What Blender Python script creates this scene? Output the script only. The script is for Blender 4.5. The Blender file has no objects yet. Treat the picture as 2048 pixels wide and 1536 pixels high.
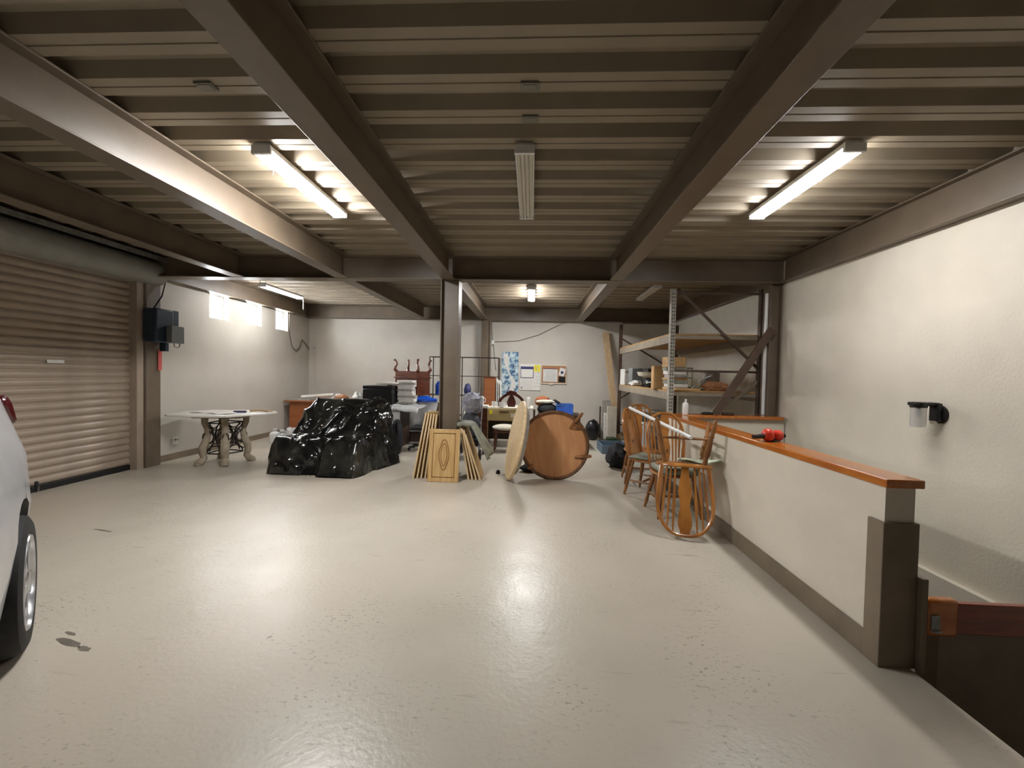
import bpy, bmesh, math, random
from mathutils import Vector, Matrix, Euler, noise
random.seed(7)
PI = math.pi
S = bpy.context.scene
C = S.collection

# ------------------------------------------------------------------ camera
cam_d = bpy.data.cameras.new('camera'); cam = bpy.data.objects.new('camera', cam_d); C.objects.link(cam)
cam_d.sensor_width = 36.0; cam_d.lens = 840.0 / 2048.0 * 36.0; cam_d.clip_start = 0.02
cam.location = (0, 0, 1.46)
cam.matrix_world = Matrix.Translation((0, 0, 1.46)) @ (Matrix.Rotation(math.radians(2.696), 4, 'Z') @
                   Matrix.Rotation(math.radians(90 - 1.421), 4, 'X') @ Matrix.Rotation(math.radians(1.2), 4, 'Z'))
S.camera = cam
# ------------------------------------------------------------------ world, exposure, lamp strengths
W = bpy.data.worlds.new('daylight'); S.world = W; W.use_nodes = True
bg = W.node_tree.nodes['Background']; bg.inputs[0].default_value = (0.93, 0.97, 1.0, 1); bg.inputs[1].default_value = 50.0
S.view_settings.view_transform = 'Standard'; S.view_settings.look = 'None'
S.view_settings.gamma = 1.0; S.view_settings.use_curve_mapping = False
S.view_settings.exposure = 1.15
LAMP = 55.0          # strength of the lit fluorescent lenses
LAMP_COL = (1.0, 0.995, 0.985, 1)
LAMP_L, LAMP_R, LAMP_BL, LAMP_BC = 1.65, 0.68, 0.60, 1.4     # balanced per lamp to even out wall and floor brightness

# ------------------------------------------------------------------ materials
def lin(c):
    f = lambda v: v / 12.92 if v <= 0.04045 else ((v + 0.055) / 1.055) ** 2.4
    return tuple(f(v / 255.0) for v in c) + (1,)
MATS = {}
def mat(name, col, rough=0.6, metal=0.0, var=0.12, scale=6.0, bump=0.0, bscale=60.0, stretch=(1, 1, 1), col2=None, spec=0.5, detail=4.0, coat=0.0):
    if name in MATS: return MATS[name]
    m = bpy.data.materials.new(name); m.use_nodes = True; nt = m.node_tree; N = nt.nodes; L = nt.links
    b = N['Principled BSDF']
    b.inputs['Roughness'].default_value = rough; b.inputs['Metallic'].default_value = metal
    b.inputs['Specular IOR Level'].default_value = spec
    if coat: b.inputs['Coat Weight'].default_value = coat; b.inputs['Coat Roughness'].default_value = 0.08
    tc = N.new('ShaderNodeTexCoord'); mp = N.new('ShaderNodeMapping'); mp.inputs['Scale'].default_value = stretch
    L.new(tc.outputs['Object'], mp.inputs['Vector'])
    n = N.new('ShaderNodeTexNoise'); n.inputs['Scale'].default_value = scale; n.inputs['Detail'].default_value = detail
    L.new(mp.outputs[0], n.inputs['Vector'])
    r = N.new('ShaderNodeValToRGB'); c = lin(col)
    d = lin(col2) if col2 else tuple(max(0, v * (1 - 2 * var)) for v in c[:3]) + (1,)
    e = c if col2 else tuple(min(1, v * (1 + var)) for v in c[:3]) + (1,)
    r.color_ramp.elements[0].color = d; r.color_ramp.elements[0].position = 0.32
    r.color_ramp.elements[1].color = e; r.color_ramp.elements[1].position = 0.68
    L.new(n.outputs['Fac'], r.inputs[0]); L.new(r.outputs[0], b.inputs['Base Color'])
    if bump:
        n2 = N.new('ShaderNodeTexNoise'); n2.inputs['Scale'].default_value = bscale; n2.inputs['Detail'].default_value = 5
        L.new(mp.outputs[0], n2.inputs['Vector'])
        bp = N.new('ShaderNodeBump'); bp.inputs['Strength'].default_value = bump; bp.inputs['Distance'].default_value = 0.02
        L.new(n2.outputs['Fac'], bp.inputs['Height']); L.new(bp.outputs[0], b.inputs['Normal'])
    MATS[name] = m; return m
def emit(name, col, strength):
    m = bpy.data.materials.new(name); m.use_nodes = True; nt = m.node_tree
    b = nt.nodes['Principled BSDF']; b.inputs['Base Color'].default_value = (0.9, 0.9, 0.9, 1)
    b.inputs['Emission Color'].default_value = col; b.inputs['Emission Strength'].default_value = strength
    MATS[name] = m; return m
def clear(name, col, alpha=0.25, rough=0.05):
    m = bpy.data.materials.new(name); m.use_nodes = True; nt = m.node_tree; N = nt.nodes; L = nt.links
    out = N['Material Output']; p = N['Principled BSDF']; p.inputs['Base Color'].default_value = lin(col); p.inputs['Roughness'].default_value = rough
    t = N.new('ShaderNodeBsdfTransparent'); mx = N.new('ShaderNodeMixShader'); mx.inputs[0].default_value = alpha
    L.new(t.outputs[0], mx.inputs[1]); L.new(p.outputs[0], mx.inputs[2]); L.new(mx.outputs[0], out.inputs[0])
    MATS[name] = m; return m

def floor_material():
    m = bpy.data.materials.new('painted_concrete'); m.use_nodes = True; nt = m.node_tree; N = nt.nodes; L = nt.links
    b = N['Principled BSDF']; tc = N.new('ShaderNodeTexCoord')
    def noi(scale, det, vec=None, rough=0.55):
        n = N.new('ShaderNodeTexNoise'); n.inputs['Scale'].default_value = scale; n.inputs['Detail'].default_value = det
        n.inputs['Roughness'].default_value = rough
        L.new(vec or tc.outputs['Object'], n.inputs['Vector']); return n.outputs['Fac']
    def ramp(x, p0, c0, p1, c1):
        r = N.new('ShaderNodeValToRGB'); e = r.color_ramp.elements
        e[0].position = p0; e[0].color = c0; e[1].position = p1; e[1].color = c1; L.new(x, r.inputs[0]); return r.outputs[0]
    def mix(f, a, c, mode='MIX'):
        x = N.new('ShaderNodeMix'); x.data_type = 'RGBA'; x.blend_type = mode
        if hasattr(f, 'is_linked') or not isinstance(f, float): L.new(f, x.inputs[0])
        else: x.inputs[0].default_value = f
        for s, v in ((x.inputs[6], a), (x.inputs[7], c)):
            if isinstance(v, tuple): s.default_value = v
            else: L.new(v, s)
        return x.outputs[2]
    base = ramp(noi(0.9, 6), 0.3, lin((178, 170, 156)), 0.7, lin((194, 187, 173)))
    warm = mix(ramp(noi(0.45, 3), 0.45, (0, 0, 0, 1), 0.75, (1, 1, 1, 1)), base, lin((188, 176, 160)))
    # scuffs: fine dark marks gathered in patches
    mpn = N.new('ShaderNodeMapping'); mpn.inputs['Scale'].default_value = (1, 1.6, 1); L.new(tc.outputs['Object'], mpn.inputs[0])
    fine = ramp(noi(34, 2, mpn.outputs[0], 0.6), 0.59, (0, 0, 0, 1), 0.66, (1, 1, 1, 1))
    patch = ramp(noi(1.5, 4), 0.46, (0, 0, 0, 1), 0.68, (1, 1, 1, 1))
    sc = mix(1.0, fine, patch, 'MULTIPLY')
    # thin scratches
    mp2 = N.new('ShaderNodeMapping'); mp2.inputs['Scale'].default_value = (1.3, 16, 1); mp2.inputs['Rotation'].default_value = (0, 0, 0.5); L.new(tc.outputs['Object'], mp2.inputs[0])
    scr = mix(1.0, ramp(noi(1.6, 2, mp2.outputs[0]), 0.66, (0, 0, 0, 1), 0.70, (1, 1, 1, 1)), ramp(noi(2.1, 2), 0.5, (0, 0, 0, 1), 0.7, (1, 1, 1, 1)), 'MULTIPLY')
    spots = ramp(noi(9, 2), 0.76, (0, 0, 0, 1), 0.78, (1, 1, 1, 1))
    marks = mix(1.0, mix(1.0, sc, scr, 'ADD'), spots, 'ADD')
    mk = N.new('ShaderNodeMath'); mk.operation = 'MULTIPLY'; mk.inputs[1].default_value = 0.8; mk.use_clamp = True; L.new(marks, mk.inputs[0])
    L.new(mix(mk.outputs[0], warm, lin((108, 98, 86))), b.inputs['Base Color'])
    rr = ramp(noi(3.0, 3), 0.3, (0.285, 0.285, 0.285, 1), 0.75, (0.36, 0.36, 0.36, 1))
    L.new(rr, b.inputs['Roughness']); b.inputs['Specular IOR Level'].default_value = 0.5
    add = N.new('ShaderNodeMath'); add.operation = 'MULTIPLY_ADD'; add.inputs[1].default_value = 0.6
    L.new(noi(38, 5), add.inputs[0]); L.new(noi(5.5, 3), add.inputs[2])
    bp = N.new('ShaderNodeBump'); bp.inputs['Strength'].default_value = 0.24; bp.inputs['Distance'].default_value = 0.010
    L.new(add.outputs[0], bp.inputs['Height']); L.new(bp.outputs[0], b.inputs['Normal'])
    MATS['floor'] = m; return m

M = {}
M['floor'] = floor_material()
M['wall'] = mat('cream_stucco', (220, 212, 196), 0.5, var=0.03, scale=2.5, bump=0.12, bscale=45, spec=0.4)
M['wall_grey'] = mat('taupe_plaster', (198, 192, 182), 0.5, var=0.03, scale=2.0, bump=0.12, bscale=20, spec=0.3)
M['brown'] = mat('brown_base_paint', (126, 112, 94), 0.5, var=0.08, scale=5, bump=0.1)
M['steel'] = mat('brown_steel_paint', (112, 98, 82), 0.42, var=0.06, scale=4, bump=0.05)
M['deck'] = mat('deck_paint', (146, 133, 114), 0.55, var=0.05, scale=3, bump=0.05, bscale=25)
M['galv'] = mat('galvanised', (150, 152, 150), 0.4, 0.6, var=0.15, scale=20)
M['cap'] = mat('varnished_orange_wood', (196, 118, 44), 0.22, var=0.1, scale=3, stretch=(6, 1, 6), col2=(170, 92, 30), coat=0.5)
M['capshade'] = mat('varnished_wood_shaded', (150, 62, 26), 0.25, var=0.1, scale=4, stretch=(1, 6, 6), col2=(120, 44, 18), coat=0.4)  # shaded copy of the orange cap wood, shade put into the colour
M['oak'] = mat('honey_oak', (182, 122, 58), 0.28, var=0.15, scale=9, stretch=(1, 1, 0.25), col2=(126, 76, 34), coat=0.3)
M['oak_dark'] = mat('worn_oak', (158, 108, 58), 0.4, var=0.2, scale=8, stretch=(1, 1, 0.3), col2=(96, 58, 28))
M['pine'] = mat('pale_panel_wood', (206, 172, 118), 0.45, var=0.1, scale=5, stretch=(8, 8, 0.7), col2=(184, 146, 92))
M['pine_edge'] = mat('pale_board_edge', (224, 200, 160), 0.55, var=0.06, scale=5, stretch=(4, 4, 0.6), col2=(204, 174, 130))
M['pine_dark'] = mat('carved_shade_pine', (164, 122, 70), 0.5, var=0.08)  # darker pine: shade of the groove and carving painted into the colour
M['ply'] = mat('plywood_underside', (198, 146, 98), 0.5, var=0.1, scale=2.5, stretch=(5, 1, 0.7), col2=(178, 122, 78))
M['darkrim'] = mat('dark_table_rim', (124, 84, 50), 0.38, var=0.2, scale=12, col2=(82, 52, 30))
M['mahog'] = mat('mahogany', (108, 54, 30), 0.3, var=0.2, scale=6, stretch=(1, 1, 5), col2=(74, 34, 20), coat=0.2)
M['redwood'] = mat('dark_red_carved_wood', (82, 34, 26), 0.32, var=0.2, scale=9, col2=(52, 20, 17))
M['deskwood'] = mat('orange_brown_laminate', (158, 96, 52), 0.45, var=0.1, scale=3, stretch=(1, 1, 4), col2=(140, 80, 42))
M['stone'] = mat('weathered_stone', (178, 166, 146), 0.75, var=0.15, scale=10, bump=0.4, bscale=40, col2=(140, 126, 106))
M['marble'] = mat('white_top', (226, 222, 214), 0.35, var=0.05, scale=5)
M['iron'] = mat('wrought_iron', (48, 38, 32), 0.5, 0.3, var=0.2)
M['white'] = mat('white_enamel', (228, 228, 226), 0.4, var=0.03)
M['offwhite'] = mat('off_white', (214, 206, 190), 0.55, var=0.05)
M['paper'] = mat('paper', (224, 222, 216), 0.8, var=0.05, scale=20)
M['papergrey'] = mat('grey_paper', (172, 168, 160), 0.8, var=0.1, scale=15)
M['black'] = mat('black_plastic', (22, 22, 24), 0.35, var=0.2)
M['blackcloth'] = mat('black_cloth', (28, 28, 32), 0.85, var=0.3, scale=12, bump=0.4, bscale=25)
M['rubber'] = mat('tyre_rubber', (26, 26, 27), 0.75, var=0.2, scale=30)
M['alloy'] = mat('alloy', (196, 198, 202), 0.25, 0.9, var=0.05)
M['silver'] = mat('silver_car_paint', (186, 188, 192), 0.30, 0.1, var=0.05, scale=6, coat=0.6)
M['carglass'] = mat('car_glass', (20, 24, 28), 0.05, var=0.05)
M['redlamp'] = mat('red_lamp', (72, 18, 20), 0.2, var=0.1)
M['shutter'] = mat('shutter_enamel', (166, 150, 134), 0.32, var=0.05, scale=5, spec=0.6)
M['hood'] = mat('shutter_hood', (150, 150, 142), 0.45, var=0.05)
M['motor'] = mat('blue_motor_housing', (38, 52, 68), 0.45, var=0.15)
M['motorgrey'] = mat('grey_control_box', (126, 130, 130), 0.5, var=0.1)
M['red'] = mat('red_plastic', (214, 62, 40), 0.35, var=0.1)
M['redtag'] = mat('faded_red_tag', (206, 92, 84), 0.6, var=0.1)
M['tan'] = mat('cardboard', (196, 160, 112), 0.8, var=0.08, scale=8)
M['beigebox'] = mat('beige_drawer', (172, 152, 104), 0.5, var=0.06, scale=5)
M['cream'] = mat('cream_upholstery', (204, 198, 180), 0.8, var=0.06, scale=15, bump=0.2)
M['green'] = mat('pale_green_cloth', (186, 196, 172), 0.85, var=0.1, scale=10, bump=0.3, bscale=30)
M['greycloth'] = mat('grey_green_canvas', (140, 142, 128), 0.85, var=0.15, scale=10, bump=0.3, bscale=50)
M['blue'] = mat('blue_bag', (22, 82, 196), 0.3, var=0.25, scale=9, bump=0.5, bscale=14)
M['bluecrate'] = mat('blue_crate_plastic', (74, 122, 206), 0.4, var=0.1)
M['slate'] = mat('slate_blue_plastic', (88, 108, 124), 0.5, var=0.1)
M['sheet'] = mat('white_sheet', (200, 198, 198), 0.7, var=0.05, bump=0.4, bscale=8)
M['deskgrey'] = mat('light_grey_laminate', (196, 197, 196), 0.4, var=0.03)
M['darkwood'] = mat('dark_brown_laminate', (62, 44, 34), 0.5, var=0.15)
M['stroller'] = mat('stroller_fabric', (64, 66, 72), 0.8, var=0.3, scale=14, bump=0.4)
M['strollerlight'] = mat('stroller_lining', (176, 176, 184), 0.7, var=0.25, scale=9, bump=0.4, col2=(98, 98, 110))
M['rackpaint'] = mat('rack_taupe', (150, 138, 120), 0.5, var=0.08)
M['rackpale'] = mat('rack_pale_upright', (176, 172, 160), 0.5, var=0.15, scale=30)
M['rackbrown'] = mat('rack_brown_brace', (86, 68, 56), 0.5, var=0.12)
M['particle'] = mat('particle_board', (180, 142, 92), 0.7, var=0.1, scale=30)
M['timber'] = mat('raw_timber', (196, 170, 134), 0.65, var=0.1, scale=6, stretch=(8, 8, 0.5), col2=(172, 142, 104))
M['grime'] = mat('plate_grey_metal', (120, 116, 104), 0.5, var=0.1)
M['yellow'] = mat('yellow', (236, 222, 40), 0.6, var=0.05)
M['navy'] = mat('navy_print', (52, 56, 104), 0.6, var=0.05)
M['cork'] = mat('cork', (176, 124, 86), 0.85, var=0.2, scale=60)
M['frost'] = clear('lamp_glass_jar', (214, 214, 214), 0.45, 0.15)
M['pane'] = clear('window_glass', (235, 240, 245), 0.08, 0.03)
M['plasticclear'] = clear('clear_storage_plastic', (196, 200, 200), 0.6, 0.2)
M['cable'] = mat('grey_cable', (96, 88, 80), 0.6, var=0.05)
for k_, f_ in (('L', LAMP_L), ('R', LAMP_R), ('BL', LAMP_BL), ('BC', LAMP_BC)): M['tube_on' + k_] = emit('lit_fluorescent_' + k_, LAMP_COL, LAMP * f_)
M['tube_off'] = mat('unlit_diffuser', (206, 198, 182), 0.35, var=0.03)
M['orange'] = mat('patterned_orange_cloth', (190, 92, 48), 0.8, var=0.4, scale=30, col2=(92, 70, 40))
M['copper'] = mat('tarnished_pot', (150, 140, 128), 0.4, 0.5, var=0.2)
M['oil'] = mat('dark_stain', (118, 110, 98), 0.5, var=0.2)

def plastic_black():
    m = bpy.data.materials.new('black_plastic_sheet'); m.use_nodes = True; nt = m.node_tree; N = nt.nodes; L = nt.links
    b = N['Principled BSDF']; b.inputs['Roughness'].default_value = 0.16; b.inputs['Specular IOR Level'].default_value = 0.7
    tc = N.new('ShaderNodeTexCoord')
    n0 = N.new('ShaderNodeTexNoise'); n0.inputs['Scale'].default_value = 2.5; n0.inputs['Detail'].default_value = 3; L.new(tc.outputs['Object'], n0.inputs['Vector'])
    r = N.new('ShaderNodeValToRGB'); r.color_ramp.elements[0].color = lin((16, 17, 18)); r.color_ramp.elements[1].color = lin((58, 58, 52))
    r.color_ramp.elements[0].position = 0.45; r.color_ramp.elements[1].position = 0.8
    L.new(n0.outputs['Fac'], r.inputs[0]); L.new(r.outputs[0], b.inputs['Base Color'])
    n1 = N.new('ShaderNodeTexNoise'); n1.inputs['Scale'].default_value = 3.2; n1.inputs['Detail'].default_value = 4; n1.inputs['Distortion'].default_value = 0.8
    n1.noise_type = 'RIDGED_MULTIFRACTAL' if hasattr(n1, 'noise_type') else n1.noise_type
    L.new(tc.outputs['Object'], n1.inputs['Vector'])
    bp = N.new('ShaderNodeBump'); bp.inputs['Strength'].default_value = 0.4; bp.inputs['Distance'].default_value = 0.03
    L.new(n1.outputs['Fac'], bp.inputs['Height']); L.new(bp.outputs[0], b.inputs['Normal'])
    return m
M['tarp'] = plastic_black()

def map_print():
    m = bpy.data.materials.new('map_print'); m.use_nodes = True; nt = m.node_tree; N = nt.nodes; L = nt.links
    b = N['Principled BSDF']; b.inputs['Roughness'].default_value = 0.5
    tc = N.new('ShaderNodeTexCoord')
    n = N.new('ShaderNodeTexNoise'); n.inputs['Scale'].default_value = 9; n.inputs['Detail'].default_value = 8; n.inputs['Distortion'].default_value = 0.8
    L.new(tc.outputs['Object'], n.inputs['Vector'])
    r = N.new('ShaderNodeValToRGB'); e = r.color_ramp.elements
    e[0].position = 0.36; e[0].color = lin((60, 84, 120)); e[1].position = 0.62; e[1].color = lin((206, 222, 232))
    k = e.new(0.46); k.color = lin((120, 158, 190)); k = e.new(0.54); k.color = lin((190, 206, 200))
    L.new(n.outputs['Fac'], r.inputs[0]); L.new(r.outputs[0], b.inputs['Base Color']); return m
M['map'] = map_print()

# ------------------------------------------------------------------ mesh helpers
class MB:
    def __init__(s): s.v = []; s.f = []
    def add(s, vs, fs, Mx=None):
        o = len(s.v)
        s.v += [tuple(Mx @ Vector(v)) if Mx else tuple(v) for v in vs]
        s.f += [tuple(i + o for i in f) for f in fs]; return s
    def bx(s, x0, x1, y0, y1, z0, z1, Mx=None):
        return s.add([(x0, y0, z0), (x1, y0, z0), (x1, y1, z0), (x0, y1, z0), (x0, y0, z1), (x1, y0, z1), (x1, y1, z1), (x0, y1, z1)],
                     [(0, 3, 2, 1), (4, 5, 6, 7), (0, 1, 5, 4), (1, 2, 6, 5), (2, 3, 7, 6), (3, 0, 4, 7)], Mx)
    def box(s, c, d, rot=(0, 0, 0)):
        Mx = Matrix.Translation(c) @ Euler(rot).to_matrix().to_4x4()
        return s.bx(-d[0] / 2, d[0] / 2, -d[1] / 2, d[1] / 2, -d[2] / 2, d[2] / 2, Mx)
    def beam(s, a, b, w, t, up=(0, 0, 1)):            # rectangular bar from a to b, w sideways, t along up
        a = Vector(a); b = Vector(b); d = (b - a); l = d.length; d.normalize()
        u = Vector(up); x = d.cross(u)
        if x.length < 1e-5: x = d.cross(Vector((0, 1, 0)))
        x.normalize(); z = x.cross(d)
        Mx = Matrix((x, d, z)).transposed().to_4x4(); Mx.translation = a
        return s.bx(-w / 2, w / 2, 0, l, -t / 2, t / 2, Mx)
    def tube(s, pts, r, n=8, sy=1.0, close=False):
        pts = [Vector(p) for p in pts]; k = len(pts)
        rs = r if isinstance(r, (list, tuple)) else [r] * k
        o = len(s.v); prev = None
        for i, p in enumerate(pts):
            if close: d = pts[(i + 1) % k] - pts[i - 1]
            else: d = pts[min(i + 1, k - 1)] - pts[max(i - 1, 0)]
            d.normalize()
            if prev is None:
                x = d.cross(Vector((0, 0, 1)))
                if x.length < 1e-3: x = d.cross(Vector((0, 1, 0)))
            else: x = prev - d * prev.dot(d)
            x.normalize(); prev = x; y = d.cross(x)
            for j in range(n):
                a = 2 * PI * j / n; s.v.append(tuple(p + x * math.cos(a) * rs[i] + y * math.sin(a) * rs[i] * sy))
        for i in range(k if close else k - 1):
            for j in range(n):
                a = o + i * n + j; b = o + i * n + (j + 1) % n; i2 = (i + 1) % k
                s.f.append((a, b, o + i2 * n + (j + 1) % n, o + i2 * n + j))
        if not close:
            s.f.append(tuple(o + j for j in range(n))[::-1]); s.f.append(tuple(o + (k - 1) * n + j for j in range(n)))
        return s
    def lathe(s, prof, n=16, Mx=None, cap=True):
        vs = []; fs = []
        for r, z in prof:
            for j in range(n):
                a = 2 * PI * j / n; vs.append((r * math.cos(a), r * math.sin(a), z))
        for i in range(len(prof) - 1):
            for j in range(n):
                fs.append((i * n + j, i * n + (j + 1) % n, (i + 1) * n + (j + 1) % n, (i + 1) * n + j))
        if cap:
            fs.append(tuple(range(n))[::-1]); fs.append(tuple((len(prof) - 1) * n + j for j in range(n)))
        return s.add(vs, fs, Mx)
    def prism(s, poly, t, Mx=None):                  # polygon in xz, thickness along y (centred)
        n = len(poly); vs = [(x, -t / 2, z) for x, z in poly] + [(x, t / 2, z) for x, z in poly]
        fs = [tuple(range(n)), tuple(range(2 * n - 1, n - 1, -1))] + [(i, i + n, (i + 1) % n + n, (i + 1) % n) for i in range(n)]
        return s.add(vs, fs, Mx)
    def ball(s, c, r, nu=14, nv=9, f=None):
        r = r if isinstance(r, (tuple, list)) else (r, r, r); vs = []; fs = []
        for i in range(nv + 1):
            t = PI * i / nv
            for j in range(nu):
                a = 2 * PI * j / nu; d = Vector((math.sin(t) * math.cos(a), math.sin(t) * math.sin(a), math.cos(t)))
                k = f(d) if f else 1.0
                vs.append((c[0] + d.x * r[0] * k, c[1] + d.y * r[1] * k, c[2] + d.z * r[2] * k))
        for i in range(nv):
            for j in range(nu):
                fs.append((i * nu + j, (i + 1) * nu + j, (i + 1) * nu + (j + 1) % nu, i * nu + (j + 1) % nu))
        return s.add(vs, fs)
    def grid(s, fn, nu, nv):
        vs = [fn(i / nu, j / nv) for j in range(nv + 1) for i in range(nu + 1)]
        fs = [(j * (nu + 1) + i, j * (nu + 1) + i + 1, (j + 1) * (nu + 1) + i + 1, (j + 1) * (nu + 1) + i) for j in range(nv) for i in range(nu)]
        return s.add(vs, fs)
    def mesh(s, name, m, smooth=True):
        me = bpy.data.meshes.new(name); me.from_pydata(s.v, [], s.f); me.materials.append(m)
        b = bmesh.new(); b.from_mesh(me); bmesh.ops.recalc_face_normals(b, faces=b.faces); b.to_mesh(me); b.free()
        if smooth:
            me.shade_smooth(); me.set_sharp_from_angle(angle=math.radians(38))
        return me
    def build(s, name, m, parent=None, loc=(0, 0, 0), rot=(0, 0, 0), bevel=0.0, smooth=True):
        o = bpy.data.objects.new(name, s.mesh(name, m, smooth)); C.objects.link(o)
        o.location = loc; o.rotation_euler = rot; o.parent = parent
        if bevel:
            b = o.modifiers.new('bevel', 'BEVEL'); b.width = bevel; b.segments = 2; b.limit_method = 'ANGLE'
        return o
def link(name, me, parent=None, loc=(0, 0, 0), rot=(0, 0, 0)):
    o = bpy.data.objects.new(name, me); C.objects.link(o); o.location = loc; o.rotation_euler = rot; o.parent = parent; return o
def tag(o, label, cat, group=None):
    o['label'] = label; o['category'] = cat
    if group: o['group'] = group
    return o
def thing(name, label, cat, loc=(0, 0, 0), rz=0.0, group=None, rot=None):
    o = bpy.data.objects.new(name, None); C.objects.link(o); o.location = loc
    o.rotation_euler = rot if rot else (0, 0, rz); o.empty_display_size = 0.1
    return tag(o, label, cat, group)
def struct(o, label=None):
    o['kind'] = 'structure'
    if label: o['label'] = label
    return o
def sroot(name, loc=(0, 0, 0), label=None):
    o = bpy.data.objects.new(name, None); C.objects.link(o); o.location = loc; return struct(o, label)
def copy_tree(o, parent=None, label=None, loc=None, rot=None, group=None):
    c = o.copy(); C.objects.link(c); c.parent = parent
    if label: c['label'] = label
    if group: c['group'] = group
    if loc is not None: c.location = loc
    if rot is not None: c.rotation_euler = rot
    for ch in list(o.children): copy_tree(ch, c)
    return c

# ================================================================== SETTING
XL, XR, YB, YF = -5.6, 3.35, 10.3, -5.0
ZB, ZD = 2.735, 3.055           # beam soffit, deck soffit
# floor with the stairwell left open
f = MB(); f.bx(XL - .3, 1.955, YF - .2, YB + .2, -0.25, 0)
f.bx(1.955, XR + .2, 5.75, YB + .2, -0.25, 0); f.bx(1.955, XR + .2, YF - .2, -1.0, -0.25, 0)
fl = struct(f.build('floor', M['floor'], smooth=False))
for x, y, a, b in ((-2.40, 2.06, .10, .020), (-2.27, 2.02, .045, .016), (-2.47, 2.13, .045, .010), (-3.75, 3.5, .10, .010)):
    m_ = []; k_ = MB()
    for i in range(14):
        t_ = 2 * PI * i / 14; r_ = 1 + .45 * noise.noise(Vector((math.cos(t_) * 1.7 + x, math.sin(t_) * 1.7 + y, 2)))
        m_.append((x + a * r_ * math.cos(t_) + .3 * b * math.sin(t_), y + b * r_ * math.sin(t_) - .25 * a * math.cos(t_), .0008))
    k_.add(m_, [tuple(range(14))]); k_.build('oil_stain', M['oil'], fl)
struct(MB().bx(1.7, XR + .3, -1.3, 6.0, -2.75, -2.6).build('floor_stairwell', M['brown']))

# walls
w = MB()
WY = [(7.05, 7.50), (7.99, 8.44), (8.93, 9.37)]; WZ0, WZ1 = 2.32, 2.76
def wl(y0, y1, z0, z1): w.bx(XL - .22, XL, y0, y1, z0, z1)
wl(5.70, YB + .2, -.2, WZ0); wl(5.70, YB + .2, WZ1, 3.3)
ys = [5.70] + [v for p in WY for v in p] + [YB + .2]
for i in range(0, len(ys), 2): wl(ys[i], ys[i + 1], WZ0, WZ1)
wl(YF - .2, 1.9, -.2, 3.3); wl(1.9, 5.70, 2.72, 3.3)
struct(w.build('wall_left', M['wall_grey'], smooth=False))
struct(MB().bx(XL - .22, XR + .25, YB, YB + .2, -.2, 3.3).build('wall_back', M['wall_grey'], smooth=False))
struct(MB().bx(XR, XR + .25, YF - .2, YB + .2, -.10, 3.3).build('wall_right', M['wall'], smooth=False))
struct(MB().bx(XL - .3, XR + .3, YF - .2, YF, -.2, 3.3).build('wall_front', M['wall'], smooth=False))
# stairwell lining below floor level
struct(MB().bx(XR - .05, XR + .25, -1.2, 5.9, -2.75, -.10).build('wall_stairwell_right', M['wall'], smooth=False))
s = MB(); s.bx(1.75, 1.95, -1.2, 5.9, -2.75, -.25); s.bx(1.95, XR, 5.76, 5.9, -2.75, -.25); s.bx(1.95, XR, -1.2, -1.02, -2.75, -.25)
struct(s.build('wall_stairwell', M['brown'], smooth=False))
# low wall across the stair
struct(MB().bx(2.09, XR, 2.20, 2.32, -2.6, .19).build('wall_low', M['brown'], smooth=False))

# baseboards
struct(MB().bx(XL, XL + .015, 5.97, YB, 0, .10).build('baseboard_left', M['brown']))
struct(MB().bx(XL, XR, YB - .015, YB, 0, .10).build('baseboard_back', M['brown']))
struct(MB().bx(1.797, 1.81, 2.30, 5.78, 0, .135).build('baseboard_stair', M['brown'], bevel=.003))

# half wall with wooden caps
h = MB(); h.bx(1.81, 1.955, 2.21, 5.75, 0, .922); h.bx(1.955, 3.33, 5.68, 5.80, 0, .922)
struct(h.build('wall_half', M['wall'], smooth=False))
struct(MB().bx(1.797, 1.985, 2.19, 5.80, .922, .966).build('trim_1', M['cap'], bevel=.006), 'varnished orange wood cap on the stair half wall')
struct(MB().bx(1.985, 3.30, 5.62, 5.82, .922, .966).build('trim_2', M['cap'], bevel=.006), 'varnished wood cap on the cross half wall before the rack')
struct(MB().bx(1.795, 1.972, 2.195, 2.30, 0, .744).build('trim_3', M['brown'], bevel=.004), 'brown painted end pier of the half wall')
struct(MB().bx(1.973, 2.0, 2.165, 2.32, 0, .476).build('trim_4', M['brown'], bevel=.004), 'brown side board on the half wall end')
t5 = sroot('trim_5', (2.003, 2.175, .190), 'varnished wood rail across the stair, its shade painted in dark red, with an orange end')
MB().bx(.152, 1.34, .012, .045, .004, .160).build('rail', M['capshade'], t5, bevel=.004)
MB().bx(0, .15, -.008, .045, -.002, .184).build('end_block', M['cap'], t5, bevel=.014)
b = MB(); b.bx(.012, .05, -.02, -.009, .03, .11); b.bx(.012, .05, -.035, -.02, .03, .04); b.build('bracket', M['galv'], t5, bevel=.003)

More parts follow.
